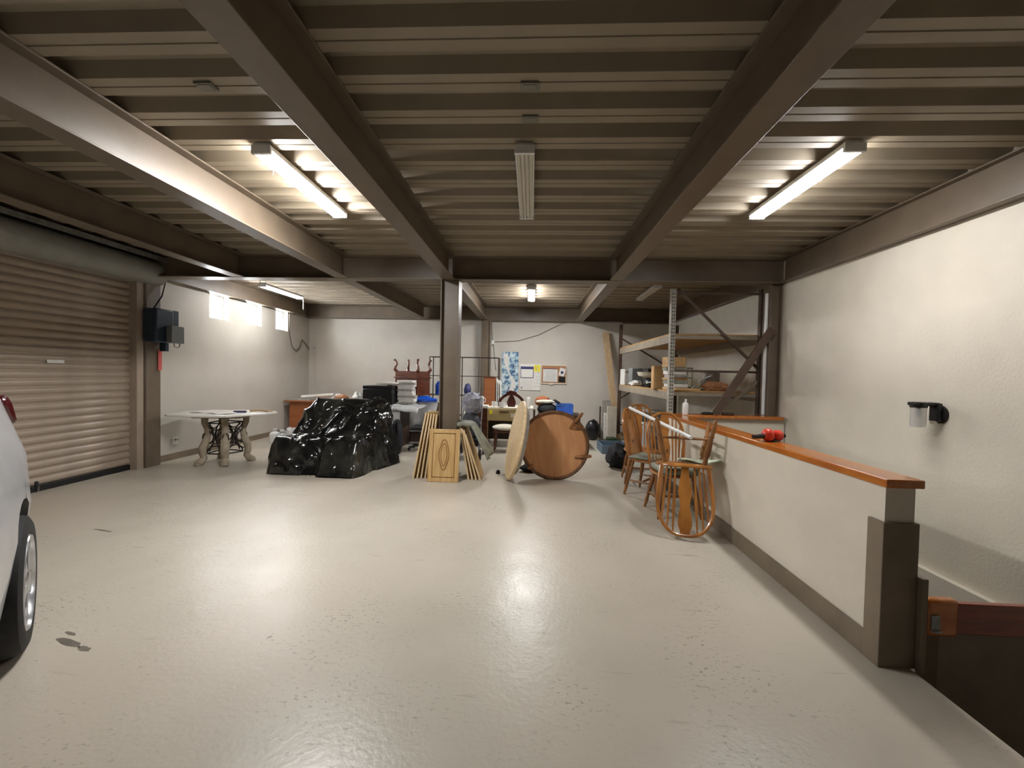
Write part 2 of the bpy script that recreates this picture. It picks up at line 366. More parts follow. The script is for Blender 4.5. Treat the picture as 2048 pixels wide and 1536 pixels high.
# ceiling deck: trapezoidal sheets, three ribs each
P = 0.3065; Y0 = 1.961 - P * 22
def sheet_mesh():
    pts = []
    for k in range(3):
        y = k * P
        pts += [(y, 0), (y + .064, 0), (y + .067, .006), (y + .075, .006), (y + .078, 0), (y + .142, 0), (y + .176, .076), (y + .272, .076)]
    pts.append((3 * P, 0))
    m_ = MB(); x0, x1 = XL - .2, XR + .2; n = len(pts)
    vs = [(x0, y, z) for y, z in pts] + [(x1, y, z) for y, z in pts]
    m_.add(vs, [(i, i + 1, n + i + 1, n + i) for i in range(n - 1)]); return m_
ceil = sroot('ceiling', (0, 0, ZD))
sm = sheet_mesh().mesh('deck_sheet', M['deck'], smooth=False)
k = 0
while Y0 + k * 3 * P < YB + .1:
    if Y0 + (k + 1) * 3 * P > YF - .1: link('deck_sheet', sm, ceil, (0, Y0 + k * 3 * P, 0))
    k += 1
MB().bx(XL - .3, XR + .3, YF - .2, YB + .2, .09, .2).build('slab', M['grime'], ceil)

# steel beams (I sections)
def ibeam(a, b, label, hgt=.32, fw=.175, ft=.014, wt=.012):
    a = Vector(a); b = Vector(b); d = b - a; along_y = abs(d.y) > abs(d.x); L_ = d.length
    m_ = MB()
    for (x0, x1, z0, z1) in ((-fw / 2, fw / 2, 0, ft), (-fw / 2, fw / 2, hgt - ft, hgt), (-wt / 2, wt / 2, ft, hgt - ft)):
        if along_y: m_.bx(x0, x1, 0, L_, z0, z1)
        else: m_.bx(0, L_, x0, x1, z0, z1)
    o = m_.build('steel_beam', M['steel'], None, a, bevel=.003); return struct(o, label)
YC = 5.75; YCB = 5.85
HB = ZD - ZB
for x, nm in ((-4.15, 'brown steel beam nearest the roller shutter running front to back'), (-2.66, 'brown steel beam left of the lit left lamp, running front to back'),
              (-1.175, 'brown steel beam running front to back over the middle column'), (1.105, 'brown steel beam running front to back right of the centre bay')):
    ibeam((x, YF, ZB + .001), (x, YC - .02, ZB + .001), nm, HB - .002)
    if x > -4: ibeam((x, YCB + .10, ZB + .001), (x, YB - .18, ZB + .001), nm.replace('brown steel beam', 'far length of the brown steel beam'), HB - .002)
ibeam((XL, YCB, ZB), (XR, YCB, ZB), 'brown steel cross beam carried by the middle column', HB, fw=.20)
ibeam((XL, YB - .09, ZB), (XR, YB - .09, ZB), 'brown steel cross beam along the back wall', HB, fw=.175)
ibeam((XR - .04, YF, ZB), (XR - .04, YC - .01, ZB), 'brown steel beam along the right wall above the lamp', HB, fw=.12)
ibeam((XR - .04, YCB + .11, ZB), (XR - .04, YB - .19, ZB), 'brown steel beam along the right wall above the rack', HB, fw=.12)
ibeam((XL + .05, YCB + .11, ZB + .02), (XL + .05, YB - .19, ZB + .02), 'brown steel beam along the left wall above the windows', HB - .02, fw=.12)
def column(x, y, w, d, z1, label):
    m_ = MB(); m_.bx(-w / 2, -w / 2 + .014, 0, d, 0, z1); m_.bx(w / 2 - .014, w / 2, 0, d, 0, z1); m_.bx(-w / 2 + .014, w / 2 - .014, d / 2 - .006 - .04, d / 2 + .006 - .04, 0, z1)
    m_.bx(-w / 2 - .03, w / 2 + .03, -.02, d + .02, 0, .012)
    struct(m_.build('steel_column', M['steel'], None, (x, y, 0), bevel=.003), label)
column(-1.148, 5.73, .25, .25, ZB, 'brown steel column standing in the middle of the floor')
column(-1.12, 9.99, .22, .22, ZB - .001, 'brown steel column against the back wall')
column(3.265, 5.83, .15, .20, ZB, 'brown steel column at the right wall beside the rack')
struct(MB().bx(0, .115, 0, .235, 0, 2.72).build('steel_column', M['steel'], None, (XL + .005, 5.72, 0), bevel=.005), 'brown steel post between roller shutter and left wall')

# windows
for i, (y0, y1) in enumerate(WY):
    r = sroot('window_%d' % (i + 1), (XL - .12, (y0 + y1) / 2, WZ0)); hw = (y1 - y0) / 2; hh = WZ1 - WZ0
    m_ = MB(); t = .03
    m_.bx(-.02, .02, -hw, -hw + t, 0, hh); m_.bx(-.02, .02, hw - t, hw, 0, hh); m_.bx(-.02, .02, -hw + t, hw - t, 0, t); m_.bx(-.02, .02, -hw + t, hw - t, hh - t, hh)
    m_.bx(-.015, .015, hw * .62, hw * .62 + .012, t, hh - t)
    m_.build('window_frame', M['white'], r)
    MB().bx(-.003, .003, -hw + t, hw - t, t, hh - t).build('pane', M['pane'], r)

# roller shutter
d1 = sroot('door_1', (XL - .03, 1.9, 0), 'taupe roller shutter closing the left wall')
sp = .0945; slat = MB(); prof = []
for q in range(9):
    a = q / 8; prof.append((.002 + .022 * math.sin(PI * a) ** .8, a * (sp - .008)))
prof = [(0, 0)] + prof[1:-1] + [(0, sp - .008)]
n = len(prof); ln = 3.74
slat.add([(x, 0, z) for x, z in prof] + [(x, ln, z) for x, z in prof] + [(-.012, 0, 0), (-.012, 0, sp), (-.012, ln, 0), (-.012, ln, sp), (0, 0, sp), (0, ln, sp)],
         [(i, n + i, n + i + 1, i + 1) for i in range(n - 1)] + [(n - 1, 2 * n - 1, 2 * n + 5, 2 * n + 4)] + [(2 * n, 2 * n + 1, 2 * n + 3, 2 * n + 2)])
sme = slat.mesh('slat', M['shutter'])
for i in range(28): link('slat', sme, d1, (0, 0.03, .07 + i * sp))
MB().bx(-.015, .03, .03, 3.76, 0, .07).build('bottom_bar', M['black'], d1, bevel=.004)
g = MB(); g.bx(-.03, .13, 3.70, 3.715, 0, 2.66); g.bx(.03, .13, 3.715, 3.80, 0, 2.66); g.build('guide_rail', M['shutter'], d1, bevel=.003)
g = MB(); g.bx(-.03, .13, -.02, .03, 0, 2.66); g.build('guide_rail', M['shutter'], d1)
hd = MB(); pr = []
for q in range(13):
    a = -.5 * PI + PI * 1.25 * q / 12; pr.append((.14 + .17 * math.cos(a), 2.80 + .17 * math.sin(a)))
pr += [(-.02, 2.97), (-.02, 2.63)]
nn = len(pr)
hd.add([(x, -.1, z) for x, z in pr] + [(x, 4.02, z) for x, z in pr], [tuple(range(nn)), tuple(range(2 * nn - 1, nn - 1, -1))] + [(i, (i + 1) % nn, nn + (i + 1) % nn, nn + i) for i in range(nn)])
hd.build('hood', M['hood'], d1)
g = MB(); g.bx(.0, .34, -.1, 4.02, 3.0, 3.012); g.bx(.33, .342, -.1, 4.02, 2.95, 3.012); g.build('header_angle', M['galv'], d1)
MB().bx(.024, .028, 2.70, 2.88, 1.47, 1.51).build('sticker', M['paper'], d1)

# ------------------------------------------------------------------ light fixtures
def fixture(label, x, y, lit, group):
    t = thing('ceiling_light', label, 'ceiling light', (x, y, 2.975), 0, group)
    L_ = 1.22; hw = .068
    m_ = MB(); m_.prism([(-hw, .030 if lit else .02), (-hw, .058), (-.05, .079), (.05, .079), (hw, .058), (hw, .030 if lit else .02)], L_); m_.build('housing', M['white'], t, bevel=.002)
    if lit:
        e = MB(); e.prism([(-hw + .004, .030), (-hw + .004, .016), (-hw + .012, .003), (-.025, 0), (.025, 0), (hw - .012, .003), (hw - .004, .016), (hw - .004, .030)], L_ - .02); e.build('diffuser', M['tube_on' + lit], t)
    else:
        e = MB()
        for xx in (-.045, -.015, .015, .045):
            e.prism([(xx - .013, .02), (xx - .010, .004), (xx, 0), (xx + .010, .004), (xx + .013, .02)], L_ - .03)
        e.build('diffuser', M['tube_off'], t)
    for s_ in (-1, 1): MB().bx(-hw - .002, hw + .002, s_ * L_ / 2 - .012, s_ * L_ / 2 + .012, -.002, .06).build('end_cap', M['white'], t, bevel=.003)
    return t
G = 'fluorescent ceiling lights'
tl = fixture('lit fluorescent ceiling light left of the middle beam, nearest the shutter side', -1.945, 3.53, 'L', G)
MB().tube([(.05, -.55, .0), (.05, -.55, -.12)], .003, 6).build('pull_cord', M['white'], tl)
fixture('lit fluorescent ceiling light above the stair half wall on the right', 2.10, 3.53, 'R', G)
fixture('unlit white fluorescent ceiling light in the centre bay', -.085, 3.54, False, G)
fixture('unlit fluorescent ceiling light above the storage rack', 2.12, 7.95, False, G)
fixture('lit fluorescent ceiling light before the back wall, above the desks', -.045, 8.2, 'BC', G)
tb = fixture('lit fluorescent ceiling light beside the three small windows', -4.80, 7.86, 'BL', G)
tb.location.z = 2.90
for y_ in (-.5, .5): MB().tube([(0, y_, .078), (0, y_, .155)], .005, 6).build('hanger', M['galv'], tb)
MB().tube([(-.03, -.58, .03), (-.03, -.62, .07), (-.03, -.64, .155)], .006, 6).build('conduit', M['cable'], tb)
MB().tube([(.06, .62, .0), (.06, .62, -.20)], .006, 6).build('pull_cord', M['white'], tb)
# junction plates in the centre bay
for x, y, lab in ((-.046, 2.36, 'grey metal junction plate on the deck, front one of the centre bay'), (-.046, 2.66, 'grey metal junction plate on the deck just before the unlit centre light'), (-1.876, 2.33, 'grey metal junction plate on the deck before the lit left lamp')):
    m_ = MB(); m_.bx(-.05, .05, -.035, .035, -.014, 0); m_.bx(-.038, .038, -.024, .024, -.017, -.014); 
    tag(m_.build('junction_plate', M['grime'], None, (x, y, ZD), bevel=.002), lab, 'junction plate', 'junction plates on the deck')

# ================================================================== OBJECTS
# ------------------------------------------------------------------ shutter motor, cables, wall fittings
mo = thing('shutter_motor', 'dark blue shutter motor box with grey control box on the left post', 'motor', (XL + .122, 5.70, 1.78))
MB().bx(0, .20, -.04, .26, .02, .50).build('motor_box', M['motor'], mo, bevel=.02)
m_ = MB(); m_.lathe([(.085, 0), (.085, .10), (.07, .115)], 20, Matrix.Translation((.09, .262, .36)) @ Matrix.Rotation(-PI / 2, 4, 'X')); m_.build('drive_wheel', M['motor'], mo)
MB().bx(.0, .19, .262, .35, .20, .50).build('back_plate', M['motor'], mo)
MB().bx(.205, .29, .12, .34, .02, .27).build('control_box', M['motorgrey'], mo, bevel=.008)
MB().tube([(.25, .20, .02), (.25, .21, -.03), (.25, .26, -.045), (.25, .30, -.02), (.25, .30, .02)], .006, 6).build('cable', M['black'], mo)
MB().bx(.03, .12, .20, .26, -.10, .02).build('limit_switch', M['motor'], mo, bevel=.004)
tag(MB().bx(-.004, .004, -.03, .03, -.30, 0).build('pull_tag', M['redtag'], None, (XL + .135, 5.925, 1.70)), 'faded red pull tag hanging below the shutter motor', 'tag')
tag(MB().tube([(XL + .16, 5.80, 2.29), (XL + .19, 5.90, 2.48), (XL + .16, 6.0, 2.71)], .010, 6).build('motor_cable', M['black']), 'black cable rising from the shutter motor to the beam', 'cable')
tag(MB().tube([(XL + .02, 9.40, 2.72), (XL + .02, 9.42, 2.25), (XL + .02, 9.52, 1.98), (XL + .02, 9.68, 1.89), (XL + .02, 9.84, 1.98), (XL + .02, 9.93, 2.17), (XL + .02, 10.05, 2.12), (XL + .02, 10.27, 1.97)], .010, 6).build('wall_cable', M['cable']),
    'grey cable sagging on the left wall beside the last window', 'cable')
tag(MB().tube([(-5.52, 10.285, 2.0), (-5.46, 10.285, 2.0), (-5.43, 10.285, 2.05), (-5.44, 10.285, 1.9), (-5.43, 10.285, 1.3), (-5.43, 10.285, .98)], .010, 6).build('conduit', M['wall_grey']), 'painted conduit running down the back wall near the left corner', 'conduit')
pb = thing('junction_box', 'small white junction box with thin wires beside the rear column', 'junction box', (-.975, 10.245, 2.16))
MB().bx(-.035, .035, 0, .045, 0, .10).build('box_body', M['white'], pb, bevel=.004)
MB().tube([(0, .02, .1), (-.02, .02, .3), (-.04, .02, .56)], .005, 6).build('wire', M['cable'], pb)
MB().tube([(0.02, .03, 0), (.05, .03, -.3), (.09, .03, -.62)], .004, 6).build('wire', M['cable'], pb)
MB().tube([(.03, .03, .07), (.6, .03, .10), (1.1, .03, .25), (1.6, .03, .50), (1.75, .03, .57)], .005, 6).build('wire', M['cable'], pb)
oo = thing('outlet', 'white wall outlet low on the left wall behind the stone table', 'outlet', (XL, 6.33, .24))
MB().bx(0, .02, -.05, .05, 0, .10).build('plate', M['white'], oo, bevel=.003); MB().bx(.02, .045, -.02, .02, .06, .09).build('socket', M['papergrey'], oo)

wlp = thing('wall_lamp', 'black wall lamp with clear glass jar on the right wall', 'wall lamp', (XR, 3.62, 1.09))
m_ = MB(); m_.lathe([(.075, 0), (.075, .012), (.06, .02)], 20, Matrix.Translation((0, -.02, .11)) @ Matrix.Rotation(-PI / 2, 4, 'Y')); m_.build('wall_plate', M['black'], wlp)
MB().bx(-.055, -.018, -.06, .02, .05, .20).build('backplate', M['black'], wlp, bevel=.006)
m_ = MB(); m_.bx(-.21, -.02, -.045, .045, .175, .205); m_.build('arm', M['black'], wlp, bevel=.008)
m_ = MB(); m_.lathe([(.056, .16), (.058, .20), (.05, .205)], 22, Matrix.Translation((-.155, 0, 0))); m_.build('jar_cap', M['black'], wlp)
m_ = MB(); m_.lathe([(.048, 0), (.052, .01), (.052, .158)], 24, Matrix.Translation((-.155, 0, 0)), cap=False); m_.build('glass_jar', M['frost'], wlp)
m_ = MB(); m_.lathe([(.012, .08), (.022, .10), (.02, .13), (.013, .16)], 14, Matrix.Translation((-.155, 0, 0))); m_.build('bulb', M['white'], wlp)
m_ = MB(); m_.lathe([(.022, 0.03), (.024, .055)], 14, Matrix.Translation((-.05, -.02, 0))); m_.build('sensor', M['offwhite'], wlp)

# ------------------------------------------------------------------ wall papers on the back wall
wm = thing('wall_map', 'tall narrow blue and white map sheet hung on the back wall', 'map', (-.54, 10.283, .93))
MB().bx(-.205, .205, 0, .008, 0, 1.06).build('sheet', M['map'], wm)
m_ = MB(); m_.grid(lambda u, v: (-.02 + .10 * math.sin(v * 5.2) - .05 + u * (.08 + .05 * math.sin(v * 9)), -.002, .02 + v * 1.0), 4, 24); m_.build('coast_print', M['paper'], wm)
m_ = MB()
for i in range(26): 
    x = random.uniform(.08, .19) if i % 3 else random.uniform(-.19, -.1); z = random.uniform(.04, 1.02); m_.bx(x, x + random.uniform(.015, .03), -.0025, -.0005, z, z + random.uniform(.008, .025))
m_.build('dark_print', M['navy'], wm)['kind'] = 'stuff'
bn = thing('notice_board', 'white planner board with yellow note and dark framed sheet on the wall', 'notice board', (-.045, 10.283, 1.06))
MB().bx(-.25, .25, 0, .012, 0, .64).build('board', M['paper'], bn, bevel=.002)
m_ = MB(); m_.bx(-.235, .085, -.006, 0, .30, .58); m_.build('framed_sheet', M['navy'], bn)
MB().bx(-.222, .07, -.009, -.0065, .315, .515).build('inner_page', M['paper'], bn)
MB().bx(.09, .24, -.006, 0, .46, .62).build('yellow_note', M['yellow'], bn)
m_ = MB()
for i in range(5): m_.bx(.10, .24, -.002, 0, .10 + i * .08, .106 + i * .08)
for i in range(9): m_.bx(-.22, .06, -.002, 0, .05 + i * .024, .053 + i * .024)
for i in range(5): m_.bx(.12, .20, -.008, -.006, .49 + i * .022, .498 + i * .022)
m_.build('print', M['papergrey'], bn)['kind'] = 'stuff'
MB().ball((-.205, -.006, .06), .014).build('magnet', M['black'], bn)
cb = thing('cork_board', 'cork board with pinned page and white card on the back wall', 'notice board', (.53, 10.283, 1.24))
MB().bx(-.30, .30, 0, .012, 0, .44).build('cork_sheet', M['cork'], cb)
m_ = MB(); m_.bx(-.31, .31, -.008, .014, -.012, .012); m_.bx(-.31, .31, -.008, .014, .43, .45); m_.bx(-.31, -.295, -.008, .014, .012, .43); m_.bx(.295, .31, -.008, .014, .012, .43); m_.build('frame', M['offwhite'], cb)
MB().bx(-.26, .09, -.008, 0, .04, .36).build('pinned_page', M['paper'], cb)
m_ = MB(); 
for i in range(10): m_.bx(-.22, .05, -.0095, -.008, .07 + i * .026, .074 + i * .026)
m_.bx(-.26, .09, -.0095, -.008, .345, .36); m_.build('print', M['navy'], cb)['kind'] = 'stuff'
MB().box((.20, -.008, .28), (.14, .004, .19), (0, .25, 0)).build('white_card', M['paper'], cb)
m_ = MB(); m_.lathe([(.035, 0), (.035, .003)], 14, Matrix.Translation((.20, -.010, .27)) @ Matrix.Rotation(PI / 2, 4, 'X')); m_.build('blue_emblem', M['navy'], cb)
MB().bx(.12, .28, -.006, 0, .03, .17).build('dark_photo', M['black'], cb)
MB().ball((-.06, -.01, -.02), (.05, .012, .02)).build('clip', M['offwhite'], cb)

# ------------------------------------------------------------------ car (only its rear left corner stands in view)
car = thing('car', 'silver car with alloy wheel parked at the left edge', 'car', (-3.143, 1.396, 0), math.radians(-43))
# local: +x forward, +y left; rear axle at x=0, front axle at x=2.62
ST = [(-.66, .66, .42, .62, .68, .50), (-.63, .75, .36, .80, .86, .58), (-.57, .80, .32, 1.00, 1.06, .64), (-.50, .83, .30, 1.14, 1.20, .67), (-.40, .84, .28, 1.22, 1.29, .68), (-.26, .845, .28, 1.27, 1.40, .68), (-.1, .85, .28, 1.28, 1.56, .66),
      (.6, .86, .24, 1.10, 1.66, .64), (1.3, .86, .22, 1.04, 1.67, .64), (1.75, .86, .22, 1.0, 1.60, .62), (2.15, .86, .23, .97, 1.30, .62), (2.45, .85, .25, .96, 1.06, .66),
      (2.9, .84, .28, .92, 1.00, .66), (3.25, .78, .32, .84, .90, .60), (3.42, .62, .40, .70, .76, .46)]
body = MB(); np_ = 0
for (x, hw, z0, zs, zt, wt) in ST:
    ring = [(0, z0), (hw * .8, z0), (hw * .93, z0 + .06), (hw * .985, (z0 + zs) / 2 - .08), (hw * .965, zs - .28 * min(1, zs)), (hw * .865, zs), ((hw * .85 + wt) / 2, (zs + zt) / 2 + .02), (wt, zt - .04 if zt - zs > .1 else zt), (wt * .8, zt), (0, zt + .015)]
    full = [(x, y, z) for y, z in ring] + [(x, -y, z) for y, z in ring[-2:0:-1]]
    np_ = len(full); body.v += full
for i in range(len(ST) - 1):
    for j in range(np_): body.f.append((i * np_ + j, i * np_ + (j + 1) % np_, (i + 1) * np_ + (j + 1) % np_, (i + 1) * np_ + j))
body.f.append(tuple(range(np_))); body.f.append(tuple((len(ST) - 1) * np_ + j for j in range(np_))[::-1])
bo = body.build('body', M['silver'], car)
for x in (0, 2.62):
    for s_ in (1, -1):
        cut = MB(); cut.lathe([(.425, 0), (.425, .36)], 32, Matrix.Translation((x, s_ * .96 if s_ > 0 else -.96, .34)) @ Matrix.Rotation(PI / 2 * s_, 4, 'X'))
        co = bpy.data.objects.new('cut', cut.mesh('cut', M['black'])); C.objects.link(co); co.parent = car
        bm_ = bo.modifiers.new('arch', 'BOOLEAN'); bm_.object = co; bm_.operation = 'DIFFERENCE'; bm_.solver = 'EXACT'
bpy.context.view_layer.update()
dg = bpy.context.evaluated_depsgraph_get()
nm = bpy.data.meshes.new_from_object(bo.evaluated_get(dg)); nm.materials.clear(); nm.materials.append(M['silver']); nm.materials.append(M['black'])
bo.modifiers.clear(); bo.data = nm
for o in [c for c in car.children if c.name.startswith('cut')]: bpy.data.objects.remove(o)
for p in nm.polygons:
    c_ = p.center
    for ax in (0, 2.62):
        if math.hypot(c_.x - ax, c_.z - .34) < .4255 and abs(c_.y) < .97 and abs(p.normal.y) < .995 or (math.hypot(c_.x - ax, c_.z - .34) < .415 and abs(abs(c_.y) - .60) < .02): p.material_index = 1
    p.use_smooth = True
nm.set_sharp_from_angle(angle=math.radians(35))
def wheel(parent, x, y, side):
    T = Matrix.Translation((x, y, .34)) @ Matrix.Rotation(-PI / 2 * side, 4, 'X')
    w_ = MB(); w_.lathe([(.235, -.20), (.30, -.20), (.33, -.19), (.34, -.165), (.34, -.035), (.33, -.01), (.30, .004), (.245, .0), (.235, -.012)], 40, T, cap=False)
    tyre = w_.build('wheel', M['rubber'], parent)
    r_ = MB(); r_.lathe([(.236, -.19), (.22, -.10), (.222, -.03), (.238, -.004), (.232, .004), (.215, -.02), (.21, -.06)], 36, T, cap=False)
    for k in range(5):
        a = 2 * PI * k / 5 + .3
        for da in (-.16, .16):
            p0 = T @ Vector((.045 * math.cos(a), .045 * math.sin(a), -.02)); p1 = T @ Vector((.222 * math.cos(a + da), .222 * math.sin(a + da), -.025))
            r_.beam(p0, p1, .045, .03, up=(0, 1, 0))
    r_.lathe([(.065, -.07), (.065, -.012), (.05, .0), (0.001, .002)], 20, T)
    r_.build('rim', M['alloy'], tyre)
    b_ = MB(); b_.lathe([(.15, -.10), (.15, -.085)], 24, T); b_.build('brake_disc', M['galv'], tyre)
for x in (0, 2.62): wheel(car, x, .852, 1); wheel(car, x, -.852, -1)
for s_ in (1, -1):
    m_ = MB(); m_.add([(-.53, s_ * .735, 1.10), (-.48, s_ * .745, 1.12), (-.40, s_ * .735, 1.22), (-.37, s_ * .715, 1.275), (-.43, s_ * .70, 1.25), (-.51, s_ * .70, 1.15)], [(0, 1, 2, 3, 4, 5)])
    o = m_.build('tail_lamp', M['redlamp'], car); q = o.modifiers.new('t', 'SOLIDIFY'); q.thickness = .06; q.offset = 0
    m_ = MB(); m_.box((-.60, s_ * .755, .66), (.05, .06, .12), (0, 0, -.6 * s_)); m_.build('reflector', M['redlamp'], car, bevel=.004)
    m_ = MB(); m_.add([(.05, s_ * .72, 1.30), (1.0, s_ * .735, 1.12), (1.85, s_ * .75, 1.04), (1.6, s_ * .69, 1.52), (.2, s_ * .69, 1.54)], [(0, 1, 2, 3, 4)])
    o = m_.build('side_window', M['carglass'], car); q = o.modifiers.new('t', 'SOLIDIFY'); q.thickness = .04; q.offset = 0
m_ = MB(); m_.box((-.645, 0, .50), (.06, .8, .10)); m_.build('bumper', M['black'], car, bevel=.03)
m_ = MB(); m_.lathe([(.03, 0), (.03, .012), (.02, .016)], 16, Matrix.Translation((-.12, .862, .80)) @ Matrix.Rotation(-PI / 2, 4, 'X')); m_.build('fuel_cap', M['black'], car)

# ------------------------------------------------------------------ stone table
st = thing('stone_table', 'stone pedestal table with white angular top and iron scrollwork', 'table', (-4.73, 6.28, 0), math.radians(8))
st.scale = (.93, .93, 1)
top = MB(); out = [(-.66, -.42), (-.58, -.50), (.10, -.56), (.30, -.52), (.66, -.10), (.74, .20), (.62, .34), (.10, .44), (-.45, .40), (-.70, .10)]
n = len(out)
for i_, (z, sc_) in enumerate(((.735, .97), (.742, 1.0), (.762, 1.0), (.768, .985))): top.v += [(x * sc_, y * sc_, z) for x, y in out]
for i in range(3):
    for j in range(n): top.f.append((i * n + j, i * n + (j + 1) % n, (i + 1) * n + (j + 1) % n, (i + 1) * n + j))
top.f.append(tuple(range(n))[::-1]); top.f.append(tuple(3 * n + j for j in range(n)))
top.build('table_top', M['marble'], st)
MB().bx(-.36, .36, -.30, .30, .70, .735).build('top_plate', M['stone'], st, bevel=.01)
leg = MB()
prof = [(.30, .70, .050), (.30, .62, .046), (.27, .54, .040), (.255, .46, .044), (.28, .36, .054), (.325, .26, .058), (.33, .17, .052), (.31, .10, .048), (.35, .05, .055), (.40, .025, .05), (.41, .0, .045)]
pts = [(r, 0, z) for r, z, _ in prof]; leg.tube(pts, [q * 1.0 for _, _, q in prof], 10, sy=1.15)
lm = leg.mesh('leg', M['stone'])
angs = [math.radians(a) for a in (-128, -62, 12, 128)]
for a in angs: link('leg', lm, st, (0, 0, 0), (0, 0, a))
def arc(c, r, a0, a1, n=10): return [(c[0] + r * math.cos(a0 + (a1 - a0) * i / n), c[1] + r * math.sin(a0 + (a1 - a0) * i / n)) for i in range(n + 1)]
def scroll_panel(a, b):
    m_ = MB(); pa = Vector((.28 * math.cos(a), .28 * math.sin(a), 0)); pb_ = Vector((.28 * math.cos(b), .28 * math.sin(b), 0)); d = pb_ - pa; l = d.length
    def P3(u, z): return tuple(pa + d * (.5 + u / l) + Vector((0, 0, z)))
    for cs, r, a0, a1 in (((-.22, .40), .20, -1.2, 1.2), ((.22, .40), .20, PI - 1.2, PI + 1.2), ((-.12, .40), .09, 0, 2 * PI), ((.12, .40), .09, 0, 2 * PI), ((0, .66), .14, -PI + .3, -.3), ((0, .14), .14, .3, PI - .3)):
        m_.tube([P3(x, z) for x, z in arc(cs, r, a0, a1, 14)], .010, 6)
    for z in (.16, .62): m_.tube([P3(-l / 2 + .03, z), P3(l / 2 - .03, z)], .010, 6)
    m_.build('iron_scroll', M['iron'], st)
for i in range(4): scroll_panel(angs[i], angs[(i + 1) % 4] + (2 * PI if i == 3 else 0))
for k, (x, y, rz, lab) in enumerate(((-4.98, 6.22, .2, 'white paper sheets lying on the left of the stone table'), (-4.62, 6.10, -.3, 'white paper sheet near the front corner of the stone table'))):
    m_ = MB(); m_.grid(lambda u, v: ((u - .5) * .34, (v - .5) * .26, .006 + .006 * math.sin(u * 7 + v * 4)), 8, 6); o = m_.build('paper_sheet', M['paper'], None, (x, y, .768), (0, 0, rz)); q = o.modifiers.new('t', 'SOLIDIFY'); q.thickness = .003
    tag(o, lab, 'paper', 'papers on the stone table')
m_ = MB(); m_.bx(-.09, .09, -.02, .02, 0, .03); tag(m_.build('stapler', M['navy'], None, (-4.50, 6.28, .768), (0, 0, .2), bevel=.008), 'dark blue tool lying on the stone table', 'tool')
m_ = MB(); m_.tube([(-.13, 0, .02), (0, .04, .028), (.15, -.02, .018)], .016, 8); m_.tube([(.15, -.02, .018), (.20, .05, .018)], .012, 8); tag(m_.build('driftwood', M['timber'], None, (-4.30, 6.42, .768), (0, 0, .1)), 'small piece of tan driftwood on the stone table', 'wood')

# loose things on the floor by the left wall
def bottle(name, m, loc, r, hgt, label, cat='bottle', group=None, rot=(0, 0, 0)):
    b_ = MB(); b_.lathe([(r * .92, 0), (r, .01), (r, hgt * .62), (r * .8, hgt * .74), (r * .36, hgt * .82), (r * .36, hgt * .9)], 16)
    t = thing(name, label, cat, loc, 0, group, rot); b_.build('bottle_body', m, t)
    c_ = MB(); c_.lathe([(r * .42, hgt * .88), (r * .42, hgt)], 14); c_.build('cap', M['white'], t); return t
bottle('plastic_jug', M['plasticclear'], (-4.72, 7.75, 0), .11, .30, 'clear plastic jug on the floor right of the stone table', 'jug')
bottle('plastic_jug', M['white'], (-5.02, 8.0, 0), .10, .28, 'white plastic jug on the floor behind the stone table', 'jug')
def crumple(name, m, loc, r, label, cat, seed=0, rz=0, amp=.35, group=None):
    b_ = MB(); off = Vector((seed * 3.1, seed * 1.7, 0))
    b_.ball((0, 0, r[2] * .8), r, 26, 16, lambda d: 1 + amp * noise.noise(d * 1.7 + off) + amp * .6 * noise.noise(d * 4.0 + off))
    b_.v = [(x, y, max(z, .002)) for x, y, z in b_.v]
    return tag(b_.build(name, m, None, loc, (0, 0, rz)), label, cat, group)
crumple('bag', M['blackcloth'], (-4.62, 8.55, 0), (.26, .14, .17), 'black crumpled bag slumped between stone table and covered sofa', 'bag', 2)
crumple('bag', M['sheet'], (-5.1, 8.75, 0), (.16, .12, .11), 'white crumpled plastic bag by the left wall', 'bag', 3)
m_ = MB(); m_.lathe([(.05, 0), (.05, .05), (.045, .055)], 16); tag(m_.build('small_can', M['black'], None, (-4.62, 7.55, 0)), 'small black can on the floor near the stone table', 'can')

# ------------------------------------------------------------------ brown desk in the left back corner
dk = thing('brown_desk', 'orange brown laminate desk in the back left corner', 'desk', (-4.9, 9.55, 0))
MB().bx(-.66, .66, -.38, .38, .72, .75).build('desk_top', M['deskwood'], dk, bevel=.004)
MB().bx(-.56, -.535, -.32, .34, 0, .72).build('side_panel', M['deskwood'], dk); MB().bx(.60, .625, -.34, .34, 0, .72).build('side_panel', M['deskwood'], dk)
MB().bx(-.535, .60, -.32, -.30, .0, .72).build('front_panel', M['deskwood'], dk)
o = MB().bx(-.62, -.1, -.30, .2, 0, .03).build('paper_pile', M['papergrey'], None, (-4.9, 9.55, .75)); tag(o, 'flat pile of papers on the brown corner desk', 'paper')
m_ = MB(); m_.tube([(-.35, 0, .04), (.35, .1, .10)], .04, 12); tag(m_.build('paper_roll', M['paper'], None, (-4.95, 9.45, .78)), 'long white paper roll lying on the brown corner desk', 'paper roll')
crumple('cloth', M['sheet'], (-4.52, 9.6, .75), (.14, .12, .08), 'white crumpled cloth on the brown corner desk', 'cloth', 5)

